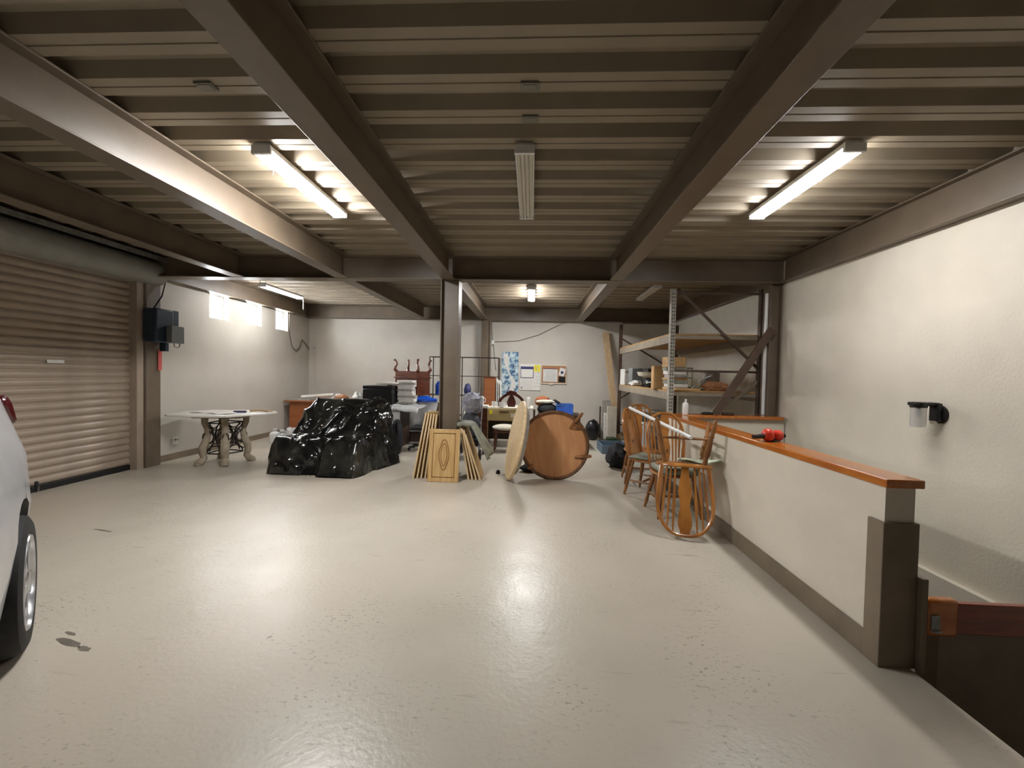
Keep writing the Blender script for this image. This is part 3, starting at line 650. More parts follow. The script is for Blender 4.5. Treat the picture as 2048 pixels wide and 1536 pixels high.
# ------------------------------------------------------------------ sofa wrapped in black plastic
def tarp():
    N1, N2 = 190, 150; x0, x1, y0, y1 = -1.15, 1.05, -.62, .95
    def core(x, y):
        def boxh(cx0, cx1, cy0, cy1, top, sl, rnd=.10, fr=.42):
            dx = max(cx0 - x, 0, x - cx1); dy = max((cy0 - y) * fr, 0, y - cy1); d = math.hypot(dx, dy)
            return top - (sl * d if d > rnd else sl * d * d / (2 * rnd) + 0) + (0 if d <= rnd else -0) + (sl * rnd / 2 if d > rnd else 0)
        sk = .05 * math.sin(x * 3.1)
        hs = boxh(-.60, .52, -.20 + sk, .35, .46 - .04 * x, 6.0, .07)
        arm = boxh(-.65, -.50, -.24, .3, .49, 6.5, .07)
        lap = boxh(.10, .52, -.28, .2, .49, 5.5, .07)
        # back with a leaning sheet in front
        bk = boxh(-.50, .56, .50, .60, 1.0, 7.0, .06, 1.0)
        lean = .47 + (y + .02) * 1.12 if -.02 < y < .55 else -1
        ex = max(-.52 - .30 * max(0, .5 - y) - x, 0, x - .58)
        lean -= ex * 4.0
        return max(hs, arm, lap, bk, min(lean, 1.0))
    vs = []
    def hh(x, y):
        return core(x, y)
    m_ = MB()
    def P(u, v):
        x = x0 + (x1 - x0) * u; y = y0 + (y1 - y0) * v; h = 0
        for dx, dy, wt in ((0, 0, .4), (.03, 0, .15), (-.03, 0, .15), (0, .03, .15), (0, -.03, .15)): h += wt * hh(x + dx, y + dy)
        p = Vector((x, y, h))
        e_ = .02
        def sm(a, b): return .5 * hh(a, b) + .125 * (hh(a + .03, b) + hh(a - .03, b) + hh(a, b + .03) + hh(a, b - .03))
        nx = -(sm(x + e_, y) - sm(x - e_, y)) / (2 * e_); ny = -(sm(x, y + e_) - sm(x, y - e_)) / (2 * e_)
        nv = Vector((nx, ny, 1)).normalized()
        wp = Vector((x, y, max(h, 0)))
        wq = wp * 2.3; wrp = wp + .22 * Vector((noise.noise(wq), noise.noise(wq + Vector((11.3, 4.1, 0))), noise.noise(wq + Vector((3.7, 19.2, 8.0)))))
        r1 = max(0, 1 - abs(noise.noise(Vector((wrp.x * 2.4, wrp.y * 1.5, wrp.z * 1.5)))) * 6.5)
        r2 = max(0, 1 - abs(noise.noise(wrp * 4.2 + Vector((7.7, 0, 0)))) * 5.0)
        r3 = noise.noise(wp * 3.0 + Vector((0, 5, 0))); r4 = noise.noise(wp * 13)
        k_ = min(1.0, max(0.0, h / .10))
        dd = k_ * (.050 * r1 + .016 * r2 ** 1.5 + .014 * r3 + .003 * r4)
        p = Vector((x, y, max(h, .004))) + nv * dd
        return (p.x, p.y, max(p.z, .003))
    m_.grid(P, N1, N2)
    # drop the parts that lie flat beyond a short hem
    keep = []
    for f_ in m_.f:
        zs = [m_.v[i][2] for i in f_]; cx = sum(m_.v[i][0] for i in f_) / 4; cy = sum(m_.v[i][1] for i in f_) / 4
        if max(zs) > .03: keep.append(f_)
    used = sorted({i for f_ in keep for i in f_}); mp = {o: n for n, o in enumerate(used)}
    m_.v = [m_.v[i] for i in used]; m_.f = [tuple(mp[i] for i in f_) for f_ in keep]
    return m_
sf = thing('covered_sofa', 'sofa wrapped in shiny black plastic sheeting', 'sofa', (-2.93, 6.08, 0), math.radians(-2))
tarp().build('plastic_sheet', M['tarp'], sf)
b = MB(); b.bx(-.54, .44, -.14, .46, .03, .34); b.bx(-.46, .52, .48, .60, .03, .92); b.build('sofa_frame', M['blackcloth'], sf)

# ------------------------------------------------------------------ grey desk with office clutter behind the sofa
gd = thing('grey_desk', 'light grey fronted desk with dark side behind the covered sofa', 'desk', (-3.18, 8.12, 0))
MB().bx(-.80, .70, -.30, -.27, 0, .79).build('front_panel', M['deskgrey'], gd, bevel=.003)
MB().bx(.672, .70, -.27, .34, 0, .79).build('side_panel', M['darkwood'], gd); MB().bx(-.80, -.772, -.27, .34, 0, .79).build('side_panel', M['darkwood'], gd)
MB().bx(-.84, .74, -.34, .38, .79, .815).build('desk_top', M['deskgrey'], gd, bevel=.004)
m_ = MB(); m_.grid(lambda u, v: (-2.62 + .50 * u, 7.72 + .72 * v, .823 - max(0, u - .30) ** 1.6 * .10 - max(0, .12 - v) * .8 + .012 * math.sin(u * 9 + v * 5)), 16, 14)
o = m_.build('grey_sheet', M['deskgrey']); q = o.modifiers.new('t', 'SOLIDIFY'); q.thickness = .004; tag(o, 'pale grey sheet curling over the right end of the grey desk', 'sheet')
pr_ = thing('printer', 'black printer on the grey desk behind the sofa', 'printer', (-2.92, 8.05, .815))
MB().bx(-.29, .29, -.22, .22, 0, .30).build('printer_body', M['black'], pr_, bevel=.015); MB().bx(-.29, .29, -.22, .22, .302, .36).build('scanner_lid', M['black'], pr_, bevel=.01)
MB().bx(-.18, .18, -.25, -.222, .03, .09).build('paper_tray', M['black'], pr_, bevel=.004); MB().bx(-.15, .15, -.20, .16, .361, .375).build('top_glass', M['papergrey'], pr_)
ORD = ['first', 'second', 'third', 'fourth', 'fifth', 'sixth', 'seventh', 'eighth', 'ninth', 'tenth', 'lowest']
for i in range(11):
    wd = random.uniform(.14, .17); dp = random.uniform(.11, .13); hh_ = .042
    o = MB().bx(-wd, wd, -dp, dp, 0, hh_ - .002).build('paper_stack', M['paper' if i % 3 else 'papergrey'], None, (-2.44 + random.uniform(-.015, .015), 8.14, .824 + i * hh_), (0, 0, random.uniform(-.08, .08)), bevel=.002)
    tag(o, ORD[10 - i] + ' paper bundle from the top of the pile right of the printer', 'paper', 'paper pile beside the printer')
o = MB().bx(-.19, .19, -.14, .14, 0, .03).build('folder', M['papergrey'], None, (-2.80, 8.06, 1.191), (0, 0, .1), bevel=.003); tag(o, 'grey folder lying on top of the black printer', 'folder')
o = MB().bx(-.15, .15, -.11, .11, 0, .02).build('paper_sheets', M['paper'], None, (-2.72, 8.05, 1.222), (0, .05, -.2)); tag(o, 'white papers on the folder over the printer', 'paper')
crumple('white_package', M['paper'], (-3.38, 8.05, .815), (.11, .10, .12), 'white crumpled package left of the black printer', 'package', 8)
crumple('clutter_cloth', M['cork'], (-3.72, 8.1, .815), (.16, .10, .09), 'brown crumpled cloth at the left end of the grey desk', 'cloth', 11)
crumple('grey_bag', M['sheet'], (-2.62, 7.55, .0), (.10, .10, .45), 'pale grey bag standing between sofa and grey desk', 'bag', 12, amp=.15)
crumple('black_bag', M['blackcloth'], (-2.36, 7.28, 0), (.10, .16, .34), 'black bag leaning behind the right side of the covered sofa', 'bag', 14, amp=.2)

# sheet-covered box, blue bag and the upturned stand
sb = thing('covered_box', 'low box covered by a white sheet beside the wire rack', 'box', (-2.42, 8.95, 0))
MB().bx(-.40, .38, -.34, .24, 0, .80).build('box_body', M['darkwood'], sb)
m_ = MB(); m_.grid(lambda u, v: ((u - .5) * .96 + .02 * math.sin(v * 8), -.37 - .05 * math.sin(min(1, max(0, v * 1.0)) * PI) + .03 * math.sin(u * 11), .22 + .60 * v), 24, 12)
m_.grid(lambda u, v: ((u - .5) * .92, -.37 + .61 * v, .812 + .012 * math.sin(u * 13 + v * 7)), 18, 10); m_.build('sheet', M['sheet'], sb)
ns = thing('upturned_stand', 'mahogany nightstand turned upside down with curved legs in the air', 'nightstand', (-2.58, 9.0, .955), math.radians(-22))
ns.scale = (.94, 1.3, 1)
MB().bx(-.345, .345, -.20, .20, 0, .03).build('stand_top', M['mahog'], ns, bevel=.006)
MB().bx(-.31, .31, -.17, .17, .03, .36).build('stand_body', M['mahog'], ns); MB().bx(-.335, .335, -.19, .19, .36, .385).build('moulding', M['mahog'], ns, bevel=.006)
MB().bx(-.30, .30, -.18, .18, .385, .51).build('apron', M['mahog'], ns, bevel=.004)
MB().bx(-.05, .29, -.182, -.170, .06, .33).build('drawer_front', M['redwood'], ns, bevel=.003)
for x in (.12, .24): MB().bx(x, x + .035, -.195, -.182, .12, .28).build('carving', M['darkwood'], ns)
MB().bx(-.33, .33, -.192, -.172, .10, .13).build('ledge', M['mahog'], ns, bevel=.003)
for sx in (-1, 1):
    for sy in (-1, 1):
        m_ = MB(); m_.tube([(sx * .29, sy * .15, .50), (sx * .33, sy * .17, .54), (sx * .315, sy * .165, .60), (sx * .285, sy * .15, .66), (sx * .30, sy * .158, .72), (sx * .335, sy * .18, .755)], [.036, .03, .022, .016, .015, .024], 8); m_.build('leg', M['mahog'], ns)
for k, (dx, lab) in enumerate(((-.16, 'white folded pad under the upturned nightstand, left one'), (.12, 'white folded pad under the upturned nightstand, right one'))):
    tag(MB().bx(-.10, .10, -.16, .16, 0, .128).build('folded_pad', M['paper'], None, (-2.58 + dx, 9.0, .827), bevel=.02), lab, 'pad')
crumple('blue_bag', M['blue'], (-2.20, 8.62, .826), (.24, .12, .066), 'bright blue plastic bag below the upturned nightstand', 'bag', 21, amp=.3)
crumple('white_bag', M['sheet'], (-2.02, 8.35, 0), (.15, .13, .36), 'white stuffed bag on the floor left of the middle column', 'bag', 22, amp=.2)
ch = thing('desk_chair_base', 'black swivel chair base on the floor left of the leaning boards', 'chair', (-2.02, 7.75, 0))
for k in range(5):
    a = 2 * PI * k / 5; m_ = MB(); m_.beam((0, 0, .10), (.26 * math.cos(a), .26 * math.sin(a), .065), .04, .03); m_.ball((.26 * math.cos(a), .26 * math.sin(a), .03), .03, 10, 6); m_.build('caster_leg', M['black'], ch)
m_ = MB(); m_.lathe([(.03, .08), (.03, .38)], 12); m_.build('post', M['black'], ch); MB().bx(-.2, .2, -.2, .2, .38, .45).build('seat', M['blackcloth'], ch, bevel=.03)

# ------------------------------------------------------------------ wire rack behind the column
wr = thing('wire_rack', 'tall open wire rack against the back wall behind the column', 'rack', (-1.50, 9.40, 0))
for x in (-.77, -.10, .0, .76):
    for y in (-.17, .17):
        if abs(x) < .05 : continue
        MB().tube([(x, y, 0), (x, y, 1.80)], .011, 6).build('post', M['iron'], wr)
for z in (.5, .95, 1.38, 1.80):
    m_ = MB()
    for y in (-.17, .17): m_.tube([(-.77, y, z), (.76, y, z)], .008, 6)
    for x in (-.77, -.10, .33, .76): m_.tube([(x, -.17, z), (x, .17, z)], .007, 6)
    if z < 1.3:
        for i in range(14): m_.tube([(-.74 + i * .115, -.17, z), (-.74 + i * .115, .17, z)], .004, 4)
    m_.build('shelf_wire', M['iron'], wr)
m_ = MB()
for x in (.33, .55): m_.tube([(x, -.17, .5), (x, -.17, 1.8)], .006, 5)
m_.tube([(.40, .17, .95), (.76, .17, 1.38)], .005, 5); m_.tube([(.76, .17, .95), (.40, .17, 1.38)], .005, 5)
m_.build('brace_wire', M['iron'], wr)
bottle('water_bottle', M['blue'], (-2.10, 9.42, .958), .08, .34, 'blue bottle on the wire rack left of the middle column')
crumple('blue_pouch', M['navy'], (-1.44, 9.36, .958), (.08, .08, .14), 'dark blue pouch on the wire rack right of the middle column', 'pouch', 31, amp=.2)

# ------------------------------------------------------------------ stroller
sr = thing('stroller', 'folded dark stroller with grey lining right of the middle column', 'stroller', (-1.04, 7.25, 0))
m_ = MB()
for sx in (-1, 1):
    m_.tube([(sx * .18, -.30, .10), (sx * .17, .05, .62), (sx * .16, .28, 1.0)], .012, 8); m_.tube([(sx * .18, .25, .10), (sx * .17, -.05, .60)], .012, 8)
m_.tube([(-.16, .28, 1.0), (0, .32, 1.05), (.16, .28, 1.0)], .014, 8); m_.build('frame', M['galv'], sr)
for sx in (-1, 1):
    for y in (-.30, .25):
        w_ = MB(); w_.lathe([(.04, -.02), (.085, -.018), (.095, 0), (.085, .018), (.04, .02)], 18, Matrix.Translation((sx * .20, y, .095)) @ Matrix.Rotation(PI / 2, 4, 'Y')); w_.build('wheel', M['rubber'], sr)
m_ = MB(); m_.ball((0, .02, .55), (.17, .20, .24), 18, 12, lambda d: 1 + .2 * noise.noise(d * 3)); m_.build('seat', M['stroller'], sr)
m_ = MB(); m_.ball((0, .06, .92), (.17, .20, .20), 20, 14, lambda d: 1 + .25 * noise.noise(d * 3.3)); m_.build('canopy', M['strollerlight'], sr)
m_ = MB(); m_.bx(-.15, .15, -.15, .2, .2, .34); m_.build('basket', M['blackcloth'], sr, bevel=.03)

# ------------------------------------------------------------------ desk group at the back middle
ds = thing('cluttered_desk', 'dark brown desk with beige drawer front below the wall map', 'desk', (-.52, 8.55, 0))
MB().bx(-.60, .56, -.34, .36, .765, .79).build('desk_top', M['offwhite'], ds, bevel=.004)
MB().bx(-.56, -.34, -.26, .34, 0, .765).build('pedestal', M['mahog'], ds)
MB().bx(-.342, -.328, -.275, -.262, 0.02, .76).build('pedestal_trim', M['tan'], ds)
dr = MB().bx(-.34, .30, -.36, .10, .53, .764).build('drawer', M['beigebox'], ds, bevel=.006)
MB().bx(-.10, .08, -.372, -.36, .69, .715).build('pull', M['darkwood'], dr); MB().bx(-.30, -.24, -.363, -.36, .66, .74).build('sticker', M['yellow'], dr); MB().bx(.12, .20, -.363, -.36, .60, .68).build('label_patch', M['offwhite'], dr)
MB().bx(-.34, .42, .10, .12, .10, .53).build('modesty_panel', M['darkwood'], ds)
for x in (.40, .58):
    MB().bx(x - .02, x + .02, -.30, -.26, 0, .765).build('leg', M['darkwood'], ds)
so = thing('stool', 'dark wood stool with white padded seat under the beige drawer', 'stool', (-.49, 7.86, 0))
m_ = MB(); m_.ball((0, 0, .445), (.235, .20, .062), 24, 10); m_.build('seat', M['cream'], so)
MB().bx(-.19, .19, -.16, .16, .36, .40).build('seat_frame', M['mahog'], so, bevel=.01)
for sx in (-1, 1):
    for sy in (-1, 1): m_ = MB(); m_.tube([(sx * .16, sy * .13, .36), (sx * .17, sy * .14, .2), (sx * .18, sy * .15, 0)], [.024, .02, .015], 8); m_.build('leg', M['mahog'], so)
zt = .79
hb = thing('carved_headboard', 'dark red carved arched headboard lying on the cluttered desk', 'headboard', (-.40, 8.42, zt))
pl = [(-.26, 0), (-.26, .12)] + [(-.26 + .52 * i / 12, .13 + .17 * math.sin(PI * i / 12) ** .8) for i in range(13)] + [(.26, .12), (.26, 0)]
inn = [(-.20, .03), (-.20, .11)] + [(-.20 + .40 * i / 12, .12 + .12 * math.sin(PI * i / 12) ** .8) for i in range(13)] + [(.20, .11), (.20, .03)]
m_ = MB(); n = len(pl)
for y in (-.02, .02):
    m_.v += [(x, y, z) for x, z in pl] + [(x, y, z) for x, z in inn]
for i in range(n - 1):
    m_.f += [(i, i + 1, n + i + 1, n + i), (2 * n + i, 3 * n + i, 3 * n + i + 1, 2 * n + i + 1), (i, 2 * n + i, 2 * n + i + 1, i + 1), (n + i, n + i + 1, 3 * n + i + 1, 3 * n + i)]
m_.f += [(0, n, 3 * n, 2 * n), (n - 1, 3 * n - 1, 4 * n - 1, 2 * n - 1)]
m_.build('frame', M['redwood'], hb)
m_ = MB(); m_.prism([(-.07, 0), (-.09, .10), (-.05, .2), (0, .26), (.05, .2), (.09, .10), (.07, 0)], .02); m_.build('centre_splat', M['redwood'], hb)
m_ = MB(); m_.ball((0, 0, .305), (.07, .02, .03), 12, 6); m_.ball((-.08, 0, .29), (.03, .02, .02), 10, 6); m_.ball((.08, 0, .29), (.03, .02, .02), 10, 6); m_.build('crest', M['redwood'], hb)
def mug(loc, label, m='white', r=.045, h_=.10, rz=0):
    t = thing('mug', label, 'mug', loc, rz); m_ = MB(); m_.lathe([(r * .85, 0), (r, .01), (r, h_), (r * .9, h_), (r * .86, .015)], 18); m_.build('cup', M[m], t)
    m_ = MB(); m_.tube([(r, 0, h_ * .8), (r + .03, 0, h_ * .75), (r + .035, 0, h_ * .4), (r, 0, h_ * .25)], .007, 6); m_.build('handle', M[m], t); return t
mug((-1.00, 8.34, zt), 'tall white mug at the left end of the cluttered desk', h_=.17, r=.05)
mug((-.83, 8.30, zt), 'white cup with dark print beside the tall mug', h_=.11)
mug((-.58, 8.26, zt), 'white cup in front of the carved headboard', h_=.10, r=.055)
tag(MB().bx(-.13, .13, -.10, .10, 0, .035).build('white_box', M['paper'], None, (-.98, 8.29, zt - .0), bevel=.004), 'flat white box under the mugs on the cluttered desk', 'box')
for o in [x for x in C.objects if x.name.startswith('mug') and x.parent is None][:1]: o.location.z = zt + .035
o = [x for x in C.objects if x.name == 'mug.001'][0]; o.location = (-.74, 8.30, zt)
cbx = thing('wooden_cabinet', 'small orange brown wooden cabinet standing on the cluttered desk', 'cabinet', (-.86, 8.66, zt))
MB().bx(-.12, .12, -.12, .12, 0, .58).build('cabinet_body', M['deskwood'], cbx, bevel=.004); MB().bx(-.105, .105, -.13, -.12, .02, .56).build('door', M['deskwood'], cbx, bevel=.003)
MB().bx(-.13, .13, -.13, .13, .58, .60).build('cabinet_top', M['mahog'], cbx, bevel=.003)
for k in range(3): tag(MB().bx(-.008, .008, -.13, .13, 0, .55 - .02 * k).build('foam_board', M['paper'], None, (-.70 + .035 * k, 8.66, zt), (0, -.03, 0)), ('white panel standing against the small wooden cabinet', 'second white panel standing right of the small wooden cabinet', 'outermost white panel beside the small wooden cabinet')[k], 'panel', 'white panels beside the cabinet')
o = crumple('desk_clutter', M['papergrey'], (-1.06, 8.72, zt), (.06, .10, .12), 'grey crumpled cap behind the mugs on the cluttered desk', 'cap', 41)
# second table at the right with bags
dt = thing('side_table', 'low dark table right of the cluttered desk behind the round tabletops', 'table', (.36, 8.55, 0))
MB().bx(-.22, .62, -.32, .34, .64, .67).build('table_top', M['darkwood'], dt, bevel=.004)
for sx in (-.18, .58):
    for sy in (-.28, .30): MB().bx(sx - .025, sx + .025, sy - .025, sy + .025, 0, .64).build('leg', M['darkwood'], dt)
bb = crumple('black_duffel', M['blackcloth'], (.32, 8.42, .67), (.19, .17, .12), 'black duffel bag on the low dark table', 'bag', 44, amp=.12)
m_ = MB(); m_.lathe([(.036, 0), (.036, .20), (.033, .205)], 16); tag(m_.build('paper_cylinder', M['paper'], None, (-.055, 8.35, zt)), 'white upright paper roll at the right end of the cluttered desk', 'paper roll')
m_ = MB(); m_.ball((0, 0, .03), (.20, .10, .04), 20, 8, lambda d: 1 + .15 * noise.noise(d * 4)); tag(m_.build('cream_cloth', M['cream'], None, (.28, 8.40, .885)), 'cream folded cloth on top of the black duffel', 'cloth')
m_ = MB(); m_.ball((0, 0, .06), (.15, .10, .10), 22, 10, lambda d: 1 + .3 * noise.noise(d * 4)); tag(m_.build('patterned_cloth', M['orange'], None, (.22, 8.62, .85)), 'orange and brown patterned cloth heaped behind the duffel', 'cloth')
m_ = MB(); m_.tube([(.30, 0, .02), (.34, 0, .10), (.42, .02, .14), (.50, 0, .09), (.52, 0, .02)], .03, 10); tag(m_.build('bag_strap', M['blackcloth'], None, (.05, 8.38, .80)), 'dark strap curling on the right of the duffel', 'strap')
cr = thing('blue_crate', 'light blue plastic crate at the right end of the low table', 'crate', (.80, 8.45, .67))
tag(cr, cr['label'], 'crate')
m_ = MB()
for k in range(7): m_.bx(-.155 + k * .045, -.135 + k * .045, -.16, -.15, .02, .19)
m_.bx(-.16, .16, -.165, -.15, .18, .21); m_.bx(-.16, .16, -.165, -.15, 0, .03); m_.build('front_lattice', M['bluecrate'], cr)
m_ = MB(); m_.bx(-.16, .16, .14, .155, 0, .21); m_.bx(-.165, -.15, -.15, .14, 0, .21); m_.bx(.15, .165, -.15, .14, 0, .21); m_.bx(-.15, .15, -.15, .14, 0, .012); m_.build('shell', M['bluecrate'], cr)
cr.location = (.66, 8.42, .67)
for k in range(2): pass
tag(MB().bx(-.2, .2, -.15, .15, 0, .35).build('dark_case', M['black'], None, (.30, 8.30, .0), bevel=.02), 'black case on the floor under the low dark table', 'case')

# ------------------------------------------------------------------ cabinet door panels leaning round the column
def panel_door(parent, w_, h_, t_=.02):
    b_ = MB(); b_.bx(-w_ / 2, w_ / 2, -t_ / 2, t_ / 2, 0, h_); b_.build('panel_board', M['pine'], parent, bevel=.003)
fp = thing('panel_door', 'pale wooden cabinet door with arched raised panel facing the viewer', 'cabinet door', (-1.155, 5.50, 0), 0, 'cabinet doors leaning on the column', rot=(math.radians(-9), 0, 0))
w2, hh2 = .208, .70
m_ = MB(); m_.bx(-w2, -w2 + .055, -.011, .011, 0, hh2); m_.bx(w2 - .055, w2, -.011, .011, 0, hh2); m_.bx(-w2 + .055, w2 - .055, -.011, .011, 0, .055); m_.bx(-w2 + .055, w2 - .055, -.011, .011, hh2 - .055, hh2); m_.build('frame', M['pine'], fp, bevel=.003)
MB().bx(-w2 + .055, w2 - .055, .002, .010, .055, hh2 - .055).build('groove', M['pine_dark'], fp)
MB().bx(-w2 + .064, w2 - .064, -.008, .002, .064, hh2 - .064).build('inset_panel', M['pine'], fp, bevel=.004)
m_ = MB(); ov = [(.062 * math.cos(a) * (1 + .12 * math.cos(4 * a)), .36 + .20 * math.sin(a)) for a in [2 * PI * i / 28 for i in range(28)]]
m_.tube([(x, -.010, z) for x, z in ov], .008, 6, close=True); m_.tube([(x * .6, -.010, .36 + (z - .36) * .75) for x, z in ov], .006, 6, close=True)
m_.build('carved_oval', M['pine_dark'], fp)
def lean_board(x0, x1, y, h_, dep, label, m='pine_edge', t_=.019, gr='cabinet doors leaning on the column'):
    a = math.atan2(x1 - x0, h_)
    t = thing('panel_door', label, 'cabinet door', (x0, y, 0), 0, gr, rot=(0, a, 0))
    L_ = math.hypot(h_, x1 - x0); MB().bx(-t_ / 2, t_ / 2, 0, dep, .004, L_).build('panel_board', M['pine'], t, bevel=.002)
    MB().bx(-t_ / 2 - .001, t_ / 2 + .001, -.012, 0, .004, L_).build('edge_strip', M[m], t); 
    return t
names = ['outermost', 'second', 'third', 'fourth', 'innermost']
for i in range(5):
    lean_board(-1.59 + i * .052, -1.425 + i * .034, 5.635 + .012 * i, .90 - .004 * i, .38, 'pale board edge leaning left of the column, %s of the five from the left' % names[i])
for i in range(4):
    lean_board(-.67 - i * .055, -.885 - i * .026, 5.65 + .01 * i, .66 + .02 * i - (.04 if i == 0 else 0), .38, 'pale board edge leaning right of the column, %s of the four from the right' % names[i if i < 3 else 4])
# canvas draped over the right boards
m_ = MB()
def cv(u, v):
    if u < .25: x = -1.0 + u * .8; z = .775 - .04 * u
    else: q_ = (u - .25) / .75; x = -.80 + .26 * q_; z = .765 - .45 * q_ ** 1.1
    return (x + .02 * math.sin(v * 5 + u * 3), 5.62 + .40 * v + .02 * math.sin(u * 8), z + .012 * math.sin(v * 9 + u * 5))
m_.grid(cv, 22, 14); o = m_.build('canvas_cover', M['greycloth']); q = o.modifiers.new('t', 'SOLIDIFY'); q.thickness = .05; tag(o, 'grey green canvas folded over the boards right of the column', 'canvas')
# small debris on the floor
for k, (x, y, lab) in enumerate(((-.46, 6.05, 'small dark scrap on the floor between boards and round tabletop'), (-.02, 6.25, 'dark cloth scrap on the floor under the round tabletops'))):
    crumple('floor_scrap', M['blackcloth'], (x, y, 0), (.03 + .10 * k, .03 + .06 * k, .03 + .03 * k), lab, 'scrap', 60 + k)

# ------------------------------------------------------------------ round tabletops
def facing(n):                                       # rotation taking +Z to n
    return Vector((0, 0, 1)).rotation_difference(Vector(n).normalized()).to_euler()
R2 = .485
ctr = Vector((.335, 5.90, .47)); n2 = Vector((-.08, -1, .16)).normalized()
rt = thing('round_tabletop', 'round wooden tabletop on edge showing its orange underside and dark rim', 'tabletop', ctr, rot=facing(n2))
m_ = MB(); m_.lathe([(R2 - .04, 0), (R2 - .04, .008), (0.001, .008)], 64); m_.build('underside', M['ply'], rt)
m_ = MB(); m_.lathe([(R2 - .045, .008), (R2 - .042, .030), (R2 - .02, .036), (R2, .018), (R2, -.012), (R2 - .02, -.030), (R2 - .05, -.030)], 64, cap=False); m_.build('rim', M['darkrim'], rt)
m_ = MB(); m_.lathe([(R2 - .03, -.028), (0.001, -.028)], 64, cap=False); m_.build('upper_face', M['oak'], rt)
inv = rt.rotation_euler.to_matrix().transposed()
for (ax, az, dv) in ((.62, .72, (.55, -.10, .75)), (.92, -.34, (.9, -.2, .12)), (-.70, -.68, (-.3, -.9, -.1))):
    pw = Vector((ax, 0, az)).normalized() * (R2 - .05); p0 = inv @ (pw + Vector((0, -.0, 0))); p0.z = .03; d_ = inv @ Vector(dv).normalized(); d_.z = max(d_.z, .12)
    m_ = MB(); ln_ = .17 if az > 0 else .11
    m_.tube([p0 - d_ * .12 + Vector((0, 0, .0)), p0, p0 + d_ * ln_ * .5, p0 + d_ * ln_], [.016, .024, .026, .017], 10); m_.build('leg_stub', M['oak_dark'], rt)
m_ = MB()
p1 = inv @ (Vector((.55, 0, .62)).normalized() * .34); p1.z = .012; p2_ = inv @ (Vector((.80, 0, .55)).normalized() * .44); p2_.z = .02; m_.beam(p1, p2_, .05, .02); m_.build('bracket', M['oak_dark'], rt)
R1 = .55
c1 = Vector((-.205, 5.78, .545)); n1 = Vector((-1, -.17, .20)).normalized()
ro = thing('round_tabletop', 'pale round tabletop standing almost edge-on left of the orange one', 'tabletop', c1, rot=facing(n1))
m_ = MB(); m_.lathe([(R1 - .03, .028), (R1 - .008, .022), (R1, .008), (R1, -.008), (R1 - .01, -.02), (R1 - .05, -.026)], 72); m_.build('top_board', M['pine_edge'], ro)
m_ = MB(); m_.lathe([(R1 - .09, -.026), (R1 - .09, -.075), (R1 - .11, -.075), (R1 - .11, -.026)], 60, cap=False); m_.build('apron', M['papergrey'], ro)

# ------------------------------------------------------------------ storage rack
RX0, RX1, RY0, RY1 = 1.995, 3.24, 6.14, 9.66
rk = thing('storage_rack', 'tall steel pallet rack with two shelves along the right wall', 'rack', (0, 0, 0))
for (x, y, m, zt_) in ((RX0, RY0, 'rackpale', 2.72), (RX1, RY0, 'rackbrown', 2.72), (RX0, RY1, 'rackbrown', 2.62), (RX1, RY1, 'rackbrown', 2.62)):
    m_ = MB(); m_.bx(x - .035, x + .035, y - .03, y - .024, 0, zt_); m_.bx(x - .035, x - .028, y - .024, y + .04, 0, zt_); m_.bx(x + .028, x + .035, y - .024, y + .04, 0, zt_); m_.bx(x - .06, x + .06, y - .05, y + .06, 0, .006)
    p_ = m_.build('upright', M[m], rk)
    if y == RY0:
        h_ = MB()
        for k in range(34):
            for dx in (-.014, .014): h_.bx(x + dx - .006, x + dx + .006, y - .0312, y - .0298, .98 + k * .05, .995 + k * .05 + .012)
        h_.build('slots', M['black'], p_)['kind'] = 'stuff'
def rb(a, b, w_, t_, m='rackbrown', nm='brace'): MB().beam(a, b, w_, t_).build(nm, M[m], rk)
for x in (RX0, RX1):
    for z in (1.95, 1.13): MB().bx(x - .022, x + .022, RY0 + .035, RY1 - .035, z, z + .115).build('load_beam', M['rackpaint'], rk, bevel=.004)
for y in (RY0 + .01, RY1):
    for z in (2.66, 1.55, .35): rb((RX0 + .03, y, z), (RX1 - .03, y, z), .03, .03)
rb((RX0 + .06, RY0, 2.72), (RX1 - .03, RY0, 1.60), .03, .035); rb((RX1 - .03, RY0 + .02, 1.42), (RX0 + .03, RY0 + .02, .36), .03, .045, 'rackpaint')
rb((RX0 + .03, RY1, .95), (RX1 - .03, RY1, 1.75), .03, .03); rb((RX0 + .03, RY1, 2.3), (RX1 - .03, RY1, 1.6), .03, .03)
for z, nb in ((2.065, 6), (1.245, 6)):
    for k in range(nb):
        yy = RY0 + .05 + k * (RY1 - RY0 - .1) / nb
        MB().bx(RX0 - .02, RX1 + .02, yy, yy + (RY1 - RY0 - .1) / nb - .006, z, z + .022).build('shelf_board', M['particle'], rk)
for z in (2.065, 1.245): rb((RX0, RY0 + .045, z - .03), (RX1, RY0 + .045, z - .03), .03, .05, 'rackpaint', 'cross_bar')
# loose dark plank across the front of the rack
m_ = MB(); m_.beam((2.46, 5.735, .985), (3.20, 5.80, 2.13), .10, .03, up=(0, 1, 0)); tag(m_.build('dark_plank', M['rackbrown']), 'dark brown plank leaning diagonally across the front of the rack', 'plank')
m_ = MB(); m_.tube([(3.17, 5.90, .97), (3.17, 5.90, 2.62)], .022, 12); tag(m_.build('white_pipe', M['white']), 'white vertical pipe beside the right wall column', 'pipe')
m_ = MB(); m_.beam((1.98, 9.62, .02), (1.74, 10.2, 2.50), .15, .035, up=(.0, -1, .2)); tag(m_.build('timber_plank', M['timber'], bevel=.003), 'long raw timber plank leaning upright beside the rack', 'plank')
m_ = MB(); m_.beam((2.12, 9.45, .02), (1.95, 9.55, 1.15), .12, .03, up=(.0, -1, .2))

